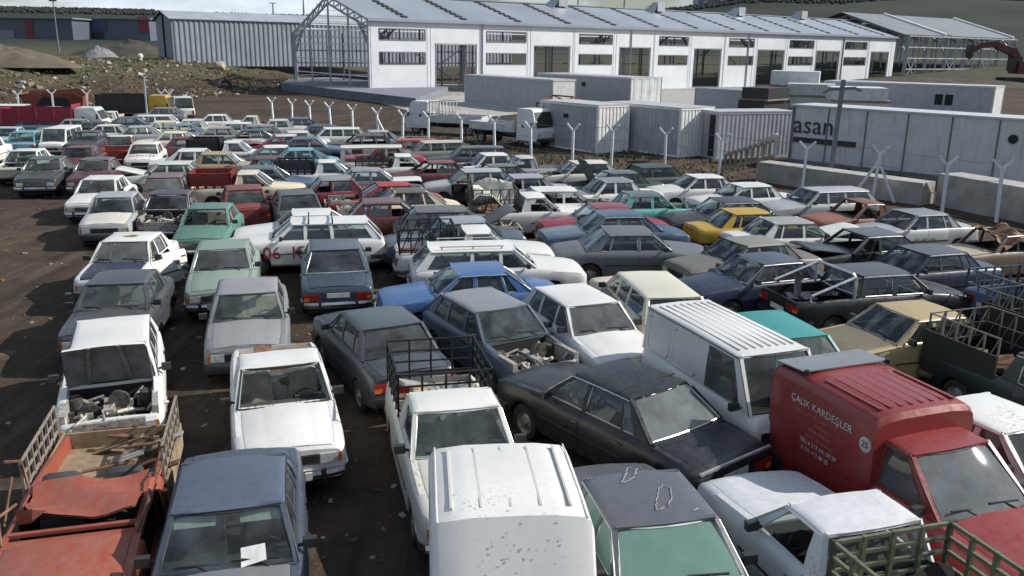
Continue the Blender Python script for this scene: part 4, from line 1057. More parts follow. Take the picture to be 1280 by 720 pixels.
def van_shell():
    p=poses[-1]; c,s=math.cos(p[2]),math.sin(p[2])
    root=empty('van_body',(p[0]+.9*c,p[1]+.9*s,0),p[2],'white ribbed van body with sloping tail and tall red lamps at the bottom','van',GROUPS['van'])
    CUR[0]=C['white']
    b,st=cargo_box('shell',.45); lo=MB(); w=.79
    for s_ in (1,-1): lo.grid([[(x,s_*w,.57),(x,s_*(w-.02),.32),(x,s_*(w-.1),.3)] for x in (-2.10,-.02)])
    lo.quad((-2.1,-w,.57),(-2.1,w,.57),(-2.1,w-.02,.32),(-2.1,-w+.02,.32))
    ob('lower_body',lo.mesh('lower_body',[M['paint']]),root,color=C['white'])
    cargo(.45,None)(root,None,None)
    for part in K['boxvan']['parts']:
        if part['key'] in ('rear_bumper','wheel-1.21','wheel-1.2-1'): ob(part['name'],part['mesh'],root)
    h=MB(); rr=random.Random(2)
    for y in (-.72,.72):
        g_=MB(); g_.tube([(-1.66,y,1.885),(-.1,y,1.90)],.010,5); ob('roof_seam',g_.mesh('roof_seam',[M['paint']]),root,color=C['white'])
    for y,x in ((.05,0),(-.05,.1),(.12,.12),(-.14,0),(0,.2),(.2,0)):
        z=1.42-.0; v=.5; h.tube([(-2.06+v*.19+x*.4,y,1.02+v*.40+x*.9),(-2.10+v*.19+x*.4,y,1.05+v*.40+x*.9)],.012,8)
    ob('drilled_holes',h.mesh('drilled_holes',[M['rubber']]),root)
van_shell()

# ------------------------------------------------------------------ light and sky
SUN_AZ, SUN_EL = 9., 35.      # degrees behind the right-hand side, degrees up
sv=Vector((math.cos(rad(SUN_AZ))*math.cos(rad(SUN_EL)),math.sin(rad(SUN_AZ))*math.cos(rad(SUN_EL)),math.sin(rad(SUN_EL))))
sd=bpy.data.lights.new('sun','SUN'); so=bpy.data.objects.new('sun',sd); COL.objects.link(so)
sd.energy=4.7; sd.angle=rad(.55); sd.color=(1,.955,.885)
so.rotation_euler=(-sv).to_track_quat('-Z','Y').to_euler(); so.location=(40,20,40)
wd=bpy.data.worlds.new('World'); SC.world=wd; wd.use_nodes=True; wt=wd.node_tree; wt.nodes.clear()
def wn(t,**k):
    x=wt.nodes.new(t)
    for a,b in k.items(): setattr(x,a,b)
    return x
sky=wn('ShaderNodeTexSky',sky_type='NISHITA'); sky.sun_disc=False; sky.sun_elevation=rad(SUN_EL); sky.sun_rotation=rad(90-SUN_AZ); sky.air_density=1.; sky.dust_density=.6
bg=wn('ShaderNodeBackground'); bg.inputs[1].default_value=.058; wo=wn('ShaderNodeOutputWorld')
tc=wn('ShaderNodeTexCoord'); mp=wn('ShaderNodeMapping'); mp.inputs['Scale'].default_value=(1,1,2.6); wt.links.new(tc.outputs['Generated'],mp.inputs[0])
nz=wn('ShaderNodeTexNoise'); nz.inputs['Scale'].default_value=3.2; nz.inputs['Detail'].default_value=7; nz.inputs['Roughness'].default_value=.58; wt.links.new(mp.outputs[0],nz.inputs[0])
rp=wn('ShaderNodeValToRGB'); rp.color_ramp.elements[0].position=.47; rp.color_ramp.elements[1].position=.68; wt.links.new(nz.outputs[0],rp.inputs[0])
cc=wn('ShaderNodeValToRGB'); cc.color_ramp.elements[0].position=.50; cc.color_ramp.elements[0].color=(17,19.2,22.5,1); cc.color_ramp.elements[1].position=.8; cc.color_ramp.elements[1].color=(9.5,11.2,14,1); wt.links.new(nz.outputs[0],cc.inputs[0])
mx=wn('ShaderNodeMix',data_type='RGBA'); wt.links.new(rp.outputs[0],mx.inputs[0]); wt.links.new(sky.outputs[0],mx.inputs[6]); wt.links.new(cc.outputs[0],mx.inputs[7])
wt.links.new(mx.outputs[2],bg.inputs[0]); wt.links.new(bg.outputs[0],wo.inputs[0])
SC.view_settings.view_transform='Standard'; SC.view_settings.look='None'; SC.view_settings.exposure=.30; SC.view_settings.gamma=1
SC.view_settings.use_curve_mapping=False
SC.cycles.max_bounces=6; SC.cycles.transparent_max_bounces=14; SC.cycles.glossy_bounces=3; SC.cycles.transmission_bounces=3; SC.cycles.diffuse_bounces=3
SC.cycles.caustics_reflective=False; SC.cycles.caustics_refractive=False
# ------------------------------------------------------------------ terrain
from mathutils import noise as mnoise
def ss(t): t=max(0.,min(1.,t)); return t*t*(3-2*t)
def ground_z(x,y):
    d=math.hypot(x,y); z=0.
    s=(-45.5+(y-78)*.30)-x          # metres to the left of the bank's foot
    s2=s+3*mnoise.noise(Vector((x*.06,y*.06,0)))
    if y>20: z+=3.6*ss(s2/24.)*ss((y-45)/25.)
    z+=3.6*ss((d-150)/120.)*(1-ss(s/24.)) if y>0 else 0
    z+=2.2*ss((d-130)/220.)
    n=mnoise.noise(Vector((x*.22,y*.22,3)))
    if s>0: z+=min(1,s/6.)*(.55*n+.25*mnoise.noise(Vector((x*.7,y*.7,9))))*(1-ss((d-150)/100))
    if d>330 and y>0:
        az=math.degrees(math.atan2(x,y)); amp=24+8*ss((az+5)/12)+14*ss((az-8)/8)-7*ss((az-22)/9)
        z+=amp*ss((d-330)/480.)*(1+.10*mnoise.noise(Vector((x*.006,y*.006,5))))
    if d<60: z+=.035*mnoise.noise(Vector((x*.5,y*.5,1)))*ss((d-2)/3)
    return z
g=MB(); ang=[math.radians(a) for a in ([-180+10*i for i in range(12)]+[-60+.5*i for i in range(241)]+[70+10*i for i in range(12)])]
rr_=[0.5*1.0]; 
while rr_[-1]<2600: rr_.append(rr_[-1]*1.032+.05)
g.grid([[(r*math.sin(a),r*math.cos(a),ground_z(r*math.sin(a),r*math.cos(a))) for a in ang] for r in rr_])
t=NT('ground_dirt'); geo=t.n('ShaderNodeNewGeometry'); pos=geo.outputs['Position']
n1=t.noise(pos,.16,5,.6); n2=t.noise(pos,1.3,6,.65); n3=t.noise(pos,9,5,.7); n4=t.noise(pos,.5,3)
dirt=t.mix(t.rng(n2,.3,.72),(.034,.025,.018),(.112,.080,.054))
dirt=t.mix(t.rng(n1,.40,.62),dirt,(.042,.032,.024))
dirt=t.mix(t.math('MULTIPLY',t.rng(n3,.60,.72),.55),dirt,(.20,.165,.13))
dirt=t.mix(t.math('MULTIPLY',t.rng(n4,.60,.70),.7),dirt,(.017,.014,.012))
sp=t.n('ShaderNodeSeparateXYZ'); t.l(pos,sp.inputs[0])
grass=t.mix(t.rng(t.noise(pos,.35,6,.7),.35,.66),(.10,.085,.05),(.052,.055,.028))
grass=t.mix(t.rng(t.noise(pos,1.7,4,.7),.62,.7),grass,(.30,.27,.22))
dist=t.n('ShaderNodeVectorMath',operation='LENGTH'); t.l(pos,dist.inputs[0])
field=t.mix(t.rng(t.noise(pos,.012,5,.6),.42,.58),(.016,.025,.019),(.032,.040,.030))
mp_=t.n('ShaderNodeMapping'); t.l(pos,mp_.inputs[0]); mp_.inputs['Rotation'].default_value=(0,0,rad(-16)); mp_.inputs['Scale'].default_value=(1.5,.07,1)
rut=t.noise(mp_.outputs[0],1.6,4,.6)
dirt=t.mix(t.math('MULTIPLY',t.rng(rut,.54,.64),.6),dirt,(.024,.019,.016))
dirt=t.mix(t.math('MULTIPLY',t.rng(rut,.44,.36),.35),dirt,(.125,.098,.075))
c=t.mix(t.rng(sp.outputs[2],.9,2.4),dirt,grass)
c=t.mix(t.rng(dist.outputs[1] if False else dist.outputs['Value'],165,300),c,field)
t.set(Base_Color=c,Roughness=.95,Specular_IOR_Level=.2)
t.bump(t.math('ADD',t.math('MULTIPLY',n2,1.),t.math('MULTIPLY',n3,.45)),.7,.10)
tag(ob('ground',g.mesh('ground',[t.mat],merge=False,smooth=180)),None,None,None,'structure')
# ------------------------------------------------------------------ helpers for the background
UPV=Vector((0,0,1))
def corr_wall(b,p,q,z0,z1,pitch=.28,depth=.035,zt1=None):
    """trapezoid corrugated sheet from p to q"""
    p=Vector((p[0],p[1],0)); q=Vector((q[0],q[1],0)); d=(q-p); L=d.length; d.normalize(); nrm=Vector((d.y,-d.x,0))
    n=max(1,int(L/pitch)); pts=[]
    for i in range(n):
        for f,o in ((0,0),(.35,0),(.5,1),(.85,1)): pts.append((L*(i+f)/n,o*depth))
    pts.append((L,0))
    top=lambda u: z1 if zt1 is None else zt1(u/L)
    b.grid([[tuple(p+d*u+nrm*o+UPV*z0) for u,o in pts],[tuple(p+d*u+nrm*o+UPV*top(u)) for u,o in pts]])
def frame_at(o,d):
    """world point from along/deep/up coordinates; d is the along direction"""
    o=Vector((o[0],o[1],o[2] if len(o)>2 else 0)); d=Vector((d[0],d[1],0)).normalized(); e=Vector((-d.y,d.x,0))
    return lambda a,q,z=0.: o+d*a+e*q+UPV*z
def obj_at(name,loc,label,cat,group=None): return empty(name,loc,0,label,cat,group)
class LocMB(MB):
    """builder that takes world points and stores them relative to an origin"""
    def __init__(s,o): super().__init__(); s.o=Vector(o)
    def mesh(s,name,mats,**k):
        s.v=[(x-s.o.x,y-s.o.y,z-s.o.z) for x,y,z in s.v]; return super().mesh(name,mats,**k)
# ------------------------------------------------------------------ white hall
WD=Vector((.807,.590,0)).normalized()
A0=P(463,118,0.2); HALL_H=9.2
def wall_u(px):
    d=ray(px,90); # intersect with the wall plane
    n=Vector((WD.y,-WD.x,0)); t_=(A0-Vector((0,0,CAM_H))).dot(n)/d.dot(n); q=Vector((0,0,CAM_H))+d*t_; return (q-A0).dot(WD)
LW=wall_u(1115); HF=frame_at(A0,WD); DEEP=24.5; RIDGE=3.4
hall=obj_at('industrial_hall',A0,'long white industrial hall under construction with blue grey metal roof','building')
wins=[(475,532),(608,657),(723,764),(822,858),(909,940),(984,1014),(1053,1080)]
drs=[(544,596),(667,712),(773,812),(866,900),(945,978),(1018,1047),(1086,1108)]
w=LocMB(A0); cuts=sorted([(wall_u(a),wall_u(b),'w') for a,b in wins]+[(wall_u(a),wall_u(b),'d') for a,b in drs])
us=0.
def wslab(u0,u1,z0,z1,th=.25):
    if u1-u0<.01 or z1-z0<.01: return
    w.slab([HF(u0,0,z0),HF(u1,0,z0),HF(u1,0,z1),HF(u0,0,z1)],HF(0,th,0)-HF(0,0,0))
for a,b_,k in cuts:
    wslab(us,a,0,HALL_H)
    if k=='w': wslab(a,b_,0,3.75); wslab(a,b_,5.25,6.75); wslab(a,b_,8.15,HALL_H)
    else: wslab(a,b_,6.45,HALL_H)
    us=b_
wslab(us,LW,0,HALL_H)
M['hallwhite']=simple('white_wall_panel',(.70,.72,.74),.6,0,.08,.35)
M['hallroof']=simple('blue_grey_roof_sheet',(.30,.335,.38),.45,.25,.08,.08)
M['steelgrey']=simple('grey_steel_frame',(.16,.17,.185),.6,.2,.2,.5)
M['galv']=simple('galvanised_steel',(.42,.44,.46),.5,.4,.15,.5)
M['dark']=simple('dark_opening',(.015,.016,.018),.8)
jn=LocMB(A0)
for k in range(1,27): u=LW*k/27.; 
for a,b_,k in cuts: jn.bar(HF(a-1.2,-.012,.05),HF(a-1.2,-.012,HALL_H-.1),.02); jn.bar(HF(b_+.8,-.012,.05),HF(b_+.8,-.012,HALL_H-.1),.02)
ob('wall_joints',jn.mesh('wall_joints',[simple('wall_joint_grey',(.50,.51,.52),.7)],smooth=0,merge=False),hall)
for k in range(4):
    dp_=LocMB(A0); u=LW*(.145+.235*k); dp_.bar(HF(u,-.10,0),HF(u,-.10,HALL_H),.07); ob('downpipe',dp_.mesh('downpipe',[M['galv']],smooth=0),hall)
ob('wall',w.mesh('hall_wall',[M['hallwhite']],smooth=0),hall)
for a,b_,k in cuts:
    m=LocMB(A0)
    if k=='w':
        for z0,z1 in ((3.75,5.25),(6.75,8.15)):
            for u in (a,b_): m.bar(HF(u,.02,z0),HF(u,.02,z1),.06)
            for z in (z0,z1): m.bar(HF(a,.02,z),HF(b_,.02,z),.06)
        m.bar(HF((a+b_)/2,.1,3.75),HF((a+b_)/2,.1,5.25),.05)
        ob('window_frame',m.mesh('window_frame',[M['steelgrey']],smooth=0),hall)
    else:
        for u in (a+.05,b_-.05): m.bar(HF(u,.12,0),HF(u,.12,6.45),.13)
        m.bar(HF(a,.12,6.4),HF(b_,.12,6.4),.1)
        ob('door_frame',m.mesh('door_frame',[M['galv']],smooth=0),hall)
def roofz(q): return HALL_H+.15+(RIDGE*(1-abs(q-DEEP/2)/(DEEP/2)) if q<DEEP/2 else RIDGE-(RIDGE+1.4)*(q-DEEP/2)/(DEEP/2))
rf_=LocMB(A0)
n=int(LW/.6)
for side in (0,):
    q0,q1=(-.35,DEEP/2) if side==0 else (DEEP/2,DEEP+.3)
    row0=[];row1=[]
    for i in range(n*2+1):
        u=-.3+(LW+.6)*i/(n*2); o=.05*(i%2)
        row0.append(HF(u,q0,roofz(q0)+o)); row1.append(HF(u,q1,roofz(q1)+o))
    rf_.grid([row0,row1])
rf_.bar(HF(-.3,DEEP/2,roofz(DEEP/2)+.1),HF(LW+.3,DEEP/2,roofz(DEEP/2)+.1),.45,.08)
rf_.bar(HF(-.3,-.35,HALL_H+.0),HF(LW+.3,-.35,HALL_H+.0),.10,.18)
ob('roof',rf_.mesh('hall_roof',[M['hallroof']],smooth=20),hall)
nb=13
for i in range(nb):
    u=LW*(i+.62)/nb; m=LocMB(A0)
    for k in range(9):
        q=lerp(1.0,DEEP/2-1,k/8.); m.slab([HF(u-.45,q-.40,roofz(q-.40)+.10),HF(u+.45,q-.40,roofz(q-.40)+.10),HF(u+.45,q+.40,roofz(q+.40)+.10),HF(u-.45,q+.40,roofz(q+.40)+.10)],(0,0,.03))
    ob('skylight_strip',m.mesh('skylight_strip',[M['dark']],smooth=0),hall)
for f in (.335,.52,.70,.86):
    u=LW*f; m=LocMB(A0); c=HF(u,DEEP/2-1.2,roofz(DEEP/2)+.5)
    m.obox(c,WD*.9,Vector((-WD.y,WD.x,0))*.7,(0,0,.75)); m.slab([HF(u-2.6,DEEP/2-2.6,roofz(DEEP/2-2.6)),HF(u-.9,DEEP/2-1.9,roofz(DEEP/2)+1.1),HF(u-.9,DEEP/2-.6,roofz(DEEP/2)+1.1),HF(u-2.6,DEEP/2-.3,roofz(DEEP/2-.3))],(0,0,.05))
    ob('roof_vent',m.mesh('roof_vent',[M['galv']],smooth=0),hall)
def portal(hf,u,H,deep,rz,org,parent,lattice=True,mat='steelgrey',name='steel_frame',r=.16):
    m=LocMB(org)
    qs=[0,deep/4,deep/2,3*deep/4,deep]
    for q in (0.35,deep-.35): m.bar(hf(u,q,0),hf(u,q,min(H,rz(q)-.2)),r*1.3)
    for q in (deep*.25,deep*.5,deep*.75): m.bar(hf(u,q,0),hf(u,q,rz(q)-.4),r*.7)
    N=12
    for i in range(N):
        qa,qb=lerp(.2,deep-.2,i/N),lerp(.2,deep-.2,(i+1)/N)
        m.bar(hf(u,qa,rz(qa)-.30),hf(u,qb,rz(qb)-.30),r*.7)
        m.bar(hf(u,qa,rz(qa)-1.3),hf(u,qb,rz(qb)-1.3),r*.7)
        m.bar(hf(u,qa,rz(qa)-.30),hf(u,qb,rz(qb)-1.3),r*.45); m.bar(hf(u,qa,rz(qa)-1.3),hf(u,qa,rz(qa)-.3),r*.4)
    for q,sg in ((.35,1),(deep-.35,-1)):
        m.bar(hf(u,q,min(H,rz(q))-3.2),hf(u,q+sg*3.,rz(q+sg*3.)-1.2),r*.8)
        for k in range(4):
            a=k/4; m.bar(hf(u,q+sg*.25,min(H,rz(q))-3.2+a*3),hf(u,q+sg*(.6+a*2.2),min(H,rz(q))-2.2+a*2.1),r*.4)
    return ob(name,m.mesh(name,[M[mat]],smooth=0,merge=False),parent)
portal(HF,.15,HALL_H,DEEP,roofz,A0,hall,mat='galv')
for i in range(1,9): portal(HF,LW*i/8.-.4,HALL_H,DEEP,roofz,A0,hall)
m=LocMB(A0)   # girts on the open gable and purlins seen from below
for z in (2.2,4.2,6.2,8.0): m.bar(HF(.15,0,z),HF(.15,DEEP,z),.07)
for k in range(15):
    q=lerp(1.2,DEEP-1.2,k/14.); m.bar(HF(0,q,roofz(q)-.14),HF(LW,q,roofz(q)-.14),.13,.09)
ob('purlins',m.mesh('purlins',[M['hallwhite']],smooth=0,merge=False),hall); m=LocMB(A0)
for z in (1.6,3.4,5.2,7.2): m.bar(HF(0,DEEP-.1,z),HF(LW,DEEP-.1,z),.09)
for k in range(16): m.bar(HF(LW*k/15.,DEEP-.1,0),HF(LW*k/15.,DEEP-.1,7.8),.13)
ob('rear_girts',m.mesh('girts',[M['steelgrey']],smooth=0,merge=False),hall)
m=LocMB(A0)
for a,b_,k in cuts[1::4]:
    m.bar(HF(a,8,0.3),HF(b_+3,8,6.),.07); m.bar(HF(b_+3,8,0.3),HF(a,8,6.),.07)
ob('bracing',m.mesh('bracing',[M['galv']],smooth=0,merge=False),hall)
m=LocMB(A0); m.slab([HF(-1,-3.2,-.3),HF(LW,-3.2,-.3),HF(LW,DEEP,-.3),HF(-1,DEEP,-.3)],(0,0,.32)); ob('floor_slab',m.mesh('floor_slab',[M['concrete']],smooth=0),hall)
# concrete apron and plinth before the open gable
pl=P(355,125,0); ap=obj_at('concrete_plinth',pl,'low bluish concrete plinth under the open gable of the hall','foundation')
m=LocMB(pl); q=[P(352,113,.0),P(520,135,0),P(560,118,0),P(372,100,0)]
m.slab([v+UPV*1.0 for v in q],(0,0,-1.2)); ob('concrete_body',m.mesh('plinth',[simple('blue_grey_concrete',(.17,.18,.21),.9,0,.2,1)],smooth=0),ap)
q=[P(470,128,0),P(560,152,0),P(700,138,0),P(640,112,0)]; m=MB(); m.quad(*[v+UPV*.05 for v in q]); 
tag(ob('concrete_apron',m.mesh('concrete_apron',[M['concrete']],smooth=0)),None,None,None,'structure')
q=[P(740,128,0),P(1020,152,0),P(1090,110,0),P(740,104,0)]; m=MB(); m.quad(*[v+UPV*.04 for v in q]); 
tag(ob('concrete_yard',m.mesh('concrete_yard',[M['concrete']],smooth=0)),None,None,None,'structure')
# ------------------------------------------------------------------ second hall, bare frame
B0=HF(LW+3,-1,.6); sk=obj_at('steel_hall_frame',B0,'bare steel frame of a second hall with part of its roof laid','building')
F2=frame_at(B0,WD); L2=46.; D2=30.; rz2=lambda q: 9.0+4.6*(1-abs(q-D2/2)/(D2/2))
for i in range(7): portal(F2,L2*i/6.,9.0,D2,rz2,B0,sk,mat='galv')
m=LocMB(B0)
for z in (2.4,4.6,6.8,9.): m.bar(F2(0,0,z),F2(L2,0,z),.11)
for k in range(13): m.bar(F2(L2*k/12.,0,0),F2(L2*k/12.,0,9),.13)
for k in range(6): 
    a,b_=L2*(2*k)/12.,L2*(2*k+1)/12.
    if k%2==0: m.bar(F2(a,0,.3),F2(b_,0,4.6),.07); m.bar(F2(b_,0,.3),F2(a,0,4.6),.07)
for k in range(13): q=lerp(.5,D2-.5,k/12.); m.bar(F2(0,q,rz2(q)),F2(L2,q,rz2(q)),.12)
ob('girts',m.mesh('girts',[M['galv']],smooth=0,merge=False),sk)
m=LocMB(B0)
for a,b_ in ((-2.,14.),(17.,44.)):
    m.slab([F2(a,0,rz2(0)+.25),F2(b_,0,rz2(0)+.25),F2(b_,D2/2,rz2(D2/2)+.25),F2(a,D2/2,rz2(D2/2)+.25)],(0,0,.06))
    m.slab([F2(a,D2,rz2(0)+.25),F2(b_,D2,rz2(0)+.25),F2(b_,D2/2,rz2(D2/2)+.25),F2(a,D2/2,rz2(D2/2)+.25)],(0,0,.06))
ob('roof',m.mesh('frame_roof',[simple('grey_green_roof_sheet',(.19,.21,.215),.5,.2,.12,.3)],smooth=0),sk)
for a in (14.2,44.2):
    m=LocMB(B0); m.bar(F2(a,0,rz2(0)+.5),F2(a,D2/2,rz2(D2/2)+.5),.35,.18); ob('roof_edge',m.mesh('roof_edge',[M['hallwhite']],smooth=0),sk)
# ------------------------------------------------------------------ grey corrugated shed, far left buildings
def gz(p): return ground_z(p[0],p[1])
def on_ground(px,py):
    """where the photo ray meets the terrain"""
    d=ray(px,py); t_=5.
    while t_<3000:
        q=Vector((0,0,CAM_H))+d*t_
        if q.z<ground_z(q.x,q.y): return Vector((q.x,q.y,ground_z(q.x,q.y)))
        t_*=1.006
    return q
_s=on_ground(218,77); SH=Vector((_s.x,_s.y,_s.z-.2)); sd_=WD.copy(); SF=frame_at(SH,sd_)
shed=obj_at('metal_shed',SH,'long grey corrugated metal shed on the bank left of the hall','building')
m=LocMB(SH); Ls,Ds=62.,8.5; Hs=.2+50*(_s-Vector((0,0,CAM_H))).dot(_F)/FPX
corr_wall(m,SF(0,0),SF(Ls,0),SH.z-.6,SH.z+Hs,.75,.10)
corr_wall(m,SF(0,Ds),SF(0,0),SH.z-.6,SH.z+Hs,.75,.10,zt1=lambda u: SH.z+Hs+1.1*(1-abs(2*u-1)))
ob('wall',m.mesh('shed_wall',[simple('grey_blue_cladding',(.27,.30,.335),.55,.2,.10,.3)],smooth=0),shed)
m=LocMB(SH)
for q0,q1,z0,z1 in ((-.3,Ds/2,Hs,Hs+1.2),(Ds/2,Ds+.3,Hs+1.2,Hs)): m.slab([SF(-.4,q0,z0),SF(Ls,q0,z0),SF(Ls,q1,z1),SF(-.4,q1,z1)],(0,0,.1))
ob('roof',m.mesh('shed_roof',[simple('pale_shed_roof',(.36,.39,.42),.5,.2,.1,.3)],smooth=0),shed)
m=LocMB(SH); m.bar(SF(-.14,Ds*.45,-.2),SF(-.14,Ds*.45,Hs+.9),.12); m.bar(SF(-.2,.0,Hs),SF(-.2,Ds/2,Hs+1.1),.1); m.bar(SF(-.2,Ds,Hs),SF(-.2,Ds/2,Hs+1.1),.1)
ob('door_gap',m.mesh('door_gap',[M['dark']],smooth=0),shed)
def far_block(x0,x1,ytop,ybot,dist,col,label,bands=(),deep=30,name='warehouse',roofcol=(.22,.23,.25),nwin=0):
    a=PD(x0,ybot,dist); b_=PD(x1,ybot,dist); z1=PD((x0+x1)/2,ytop,dist).z; z0=min(a.z,b_.z)-4; d=(b_-a); d.z=0; ln=d.length; f=frame_at((a.x,a.y,0),d)
    o=Vector((a.x,a.y,z0)); r=obj_at(name,o,label,'building')
    m=LocMB(o); m.slab([f(0,0,z0),f(ln,0,z0),f(ln,0,z1),f(0,0,z1)],f(0,deep,0)-f(0,0,0)); ob('wall',m.mesh('far_wall',[M['metal']],smooth=0),r,color=col)
    m=LocMB(o); m.slab([f(-1,-1,z1),f(ln+1,-1,z1),f(ln+1,deep+1,z1),f(-1,deep+1,z1)],(0,0,.5)); ob('roof',m.mesh('far_roof',[M['metal']],smooth=0),r,color=roofcol)
    for u0,u1,v0,v1,c in bands:
        m=LocMB(o); zz=lambda v: lerp(PD((x0+x1)/2,ybot,dist).z,z1,v)
        m.slab([f(ln*u0,-.3,zz(v0)),f(ln*u1,-.3,zz(v0)),f(ln*u1,-.3,zz(v1)),f(ln*u0,-.3,zz(v1))],f(0,.2,0)-f(0,0,0)); ob('facade_panel',m.mesh('facade_panel',[M['metal']],smooth=0),r,color=c)
    return r
GB=(.10,.115,.15)
far_block(-60,92,23,50,330,GB,'long dark grey factory with a red panel at the far left',((.62,.68,.02,1.,(.22,.03,.05)),(0,.52,.0,.45,(.24,.27,.32))))
far_block(92,188,24,48,345,(.11,.13,.18),'far blue grey factory with a blue band and a red corner',((.05,.45,.35,.9,(.05,.07,.17)),(.86,1.,.35,1.15,(.28,.03,.06)),(0,.4,0,.3,(.03,.03,.04))))
far_block(872,932,-3,14,640,(.18,.19,.21),'distant grey apartment tower on the hill crest',((.1,.2,.1,.9,(.35,.35,.36)),(.45,.55,.1,.9,(.35,.35,.36)),(.7,.8,.1,.9,(.35,.35,.36))),deep=20,name='apartment_tower')
far_block(1130,1165,-4,3,700,(.4,.38,.36),'small pale house on the hill crest at right',deep=12,name='house')
# ------------------------------------------------------------------ containers and cabins
def container(px,py,la,lb,h,col_shade,colb,label,da=None,roof=(.45,.46,.47),pitch=.28,name='site_container',plain=False,h0=0.):  # side walls get a darker tone as shade, front walls a sunlit one
    """nearest bottom corner at pixel; side a runs to the left-back, side b to the right-back"""
    o=P(px,py,h0); d=WD if da is None else Vector(da).normalized(); f=frame_at(o,d)
    r=obj_at(name,o,label,'container' if 'cabin' not in name else 'cabin')
    def face(m,p,q):
        if plain: m.quad(Vector((p.x,p.y,o.z+.1)),Vector((q.x,q.y,o.z+.1)),Vector((q.x,q.y,o.z+h)),Vector((p.x,p.y,o.z+h)))
        else: corr_wall(m,p,q,o.z+.12,o.z+h-.1,pitch,.035)
    for nm_,p_,q_ in (('front_wall',f(0,0),f(lb,0)),('rear_wall',f(lb,la),f(0,la))): m=LocMB(o); face(m,p_,q_); ob(nm_,m.mesh('cabin_'+nm_,[M['metal']],smooth=0),r,color=colb)
    for p_,q_ in ((f(0,la),f(0,0)),(f(lb,0),f(lb,la))): m=LocMB(o); face(m,p_,q_); ob('side_wall',m.mesh('cabin_side',[M['metal']],smooth=0),r,color=col_shade)
    m=LocMB(o); m.slab([f(-.06,-.06,h-.02),f(lb+.06,-.06,h-.02),f(lb+.06,la+.06,h-.02),f(-.06,la+.06,h-.02)],(0,0,.06)); ob('roof',m.mesh('cabin_roof',[M['metal']],smooth=0),r,color=roof)
    m=LocMB(o)
    for a,q in ((0,0),(lb,0),(lb,la),(0,la)): m.bar(f(a,q,0),f(a,q,h),.06)
    for z in (.06,h-.06):
        for p,q in ((f(0,0,z),f(lb,0,z)),(f(lb,0,z),f(lb,la,z)),(f(lb,la,z),f(0,la,z)),(f(0,la,z),f(0,0,z))): m.bar(p,q,.05,.06)
    ob('corner_frame',m.mesh('cabin_frame',[M['metal']],smooth=0,merge=False),r,color=tuple(min(1,c*1.05) for c in colb))
    return r,f
def small_box(parent,org,f,a,q,z,da,dq,dz,name,mat,color=None):
    m=LocMB(org); c=f(a,q,z); d=(f(1,0,0)-f(0,0,0)); e=(f(0,1,0)-f(0,0,0)); m.obox(c,d*da,e*dq,(0,0,dz)); ob(name,m.mesh(name,[M[mat]],smooth=0),parent,color=color)
LIT_WALL,SHADE_WALL=(.76,.76,.73),(.40,.41,.43)  # lit and shaded tones of the same white container walls
r,f=container(745,192,5.6,2.6,2.9,SHADE_WALL,LIT_WALL,'white ribbed container with a small vent on its grey side, left of three')
small_box(r,r.location,f,-.03,3.,2.1,.03,.22,.12,'vent','dark')
container(847,197,6.6,2.9,2.9,(.38,.395,.425),LIT_WALL,'grey ribbed container in the middle with a sunlit white end')
r,f=container(893,199,2.2,5.4,2.75,(.36,.37,.39),(.50,.51,.53),'grey ribbed container with an open dark door gap, right of three',da=(.95,.31,0))
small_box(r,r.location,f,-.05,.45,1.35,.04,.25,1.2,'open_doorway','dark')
r,f=container(787,134,17.,4.8,3.2,(.32,.335,.36),(.68,.69,.69),'long grey panelled cabin block behind the ribbed containers',pitch=1.1)
small_box(r,r.location,f,-.05,8.,2.2,.03,.3,.25,'vent','dark')
r,f=container(690,141,16.,3.0,3.2,(.40,.415,.44),(.62,.62,.61),'long pale grey cabin block behind the flatbed lorries',plain=True)
r,f=container(1238,147,17.5,5.,3.1,(.42,.44,.47),(.62,.62,.60),'grey site cabin with two small windows behind the lettered wall',plain=True,name='site_cabin',da=(.62,.78,0))
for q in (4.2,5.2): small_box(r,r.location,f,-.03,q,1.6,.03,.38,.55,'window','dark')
container(1010,147,15.,8.,2.2,(.36,.38,.40),(.42,.44,.46),'low flat roofed grey cabin behind the containers',plain=True,roof=(.27,.29,.32))
# lettered wall of white panels
LA,LB=P(985,203,0),P(1300,240,0); ld=(LB-LA).normalized(); LF=frame_at(LA,ld); LL=(LB-LA).length; LH=3.25
pw=obj_at('panel_wall',LA,'long pale grey panel wall lettered asan beside the containers','wall')
m=LocMB(LA); m.slab([LF(0,0,0),LF(LL,0,0),LF(LL,0,LH),LF(0,0,LH)],LF(0,2.4,0)-LF(0,0,0)); ob('panel_face',m.mesh('panel_face',[M['metal']],smooth=0),pw,color=(.56,.57,.58))
m=LocMB(LA); m.slab([LF(-.1,-.08,LH),LF(LL,-.08,LH),LF(LL,2.5,LH),LF(-.1,2.5,LH)],(0,0,.09)); ob('panel_cap',m.mesh('panel_cap',[M['metal']],smooth=0),pw,color=(.52,.54,.56))
m=LocMB(LA)
for k in range(1,6): u=LL*k/6.; m.bar(LF(u,-.02,.1),LF(u,-.02,LH-.05),.03)
m.bar(LF(.05,-.02,0),LF(.05,-.02,LH),.10,.05); m.bar(LF(0,-.03,.15),LF(LL,-.03,.15),.03,.08)
ob('panel_joint',m.mesh('panel_joint',[M['steelgrey']],smooth=0,merge=False),pw)
tm=text_mesh('asan',1.45,M['trim'],.01); o=ob('lettering',tm,pw); tx=LF(1.38,-.03,2.2)-LA
o.matrix_local=Matrix.Translation(tx)@Matrix(((ld.x,0,ld.y,0),(ld.y,0,-ld.x,0),(0,1,0,0),(0,0,0,1)))
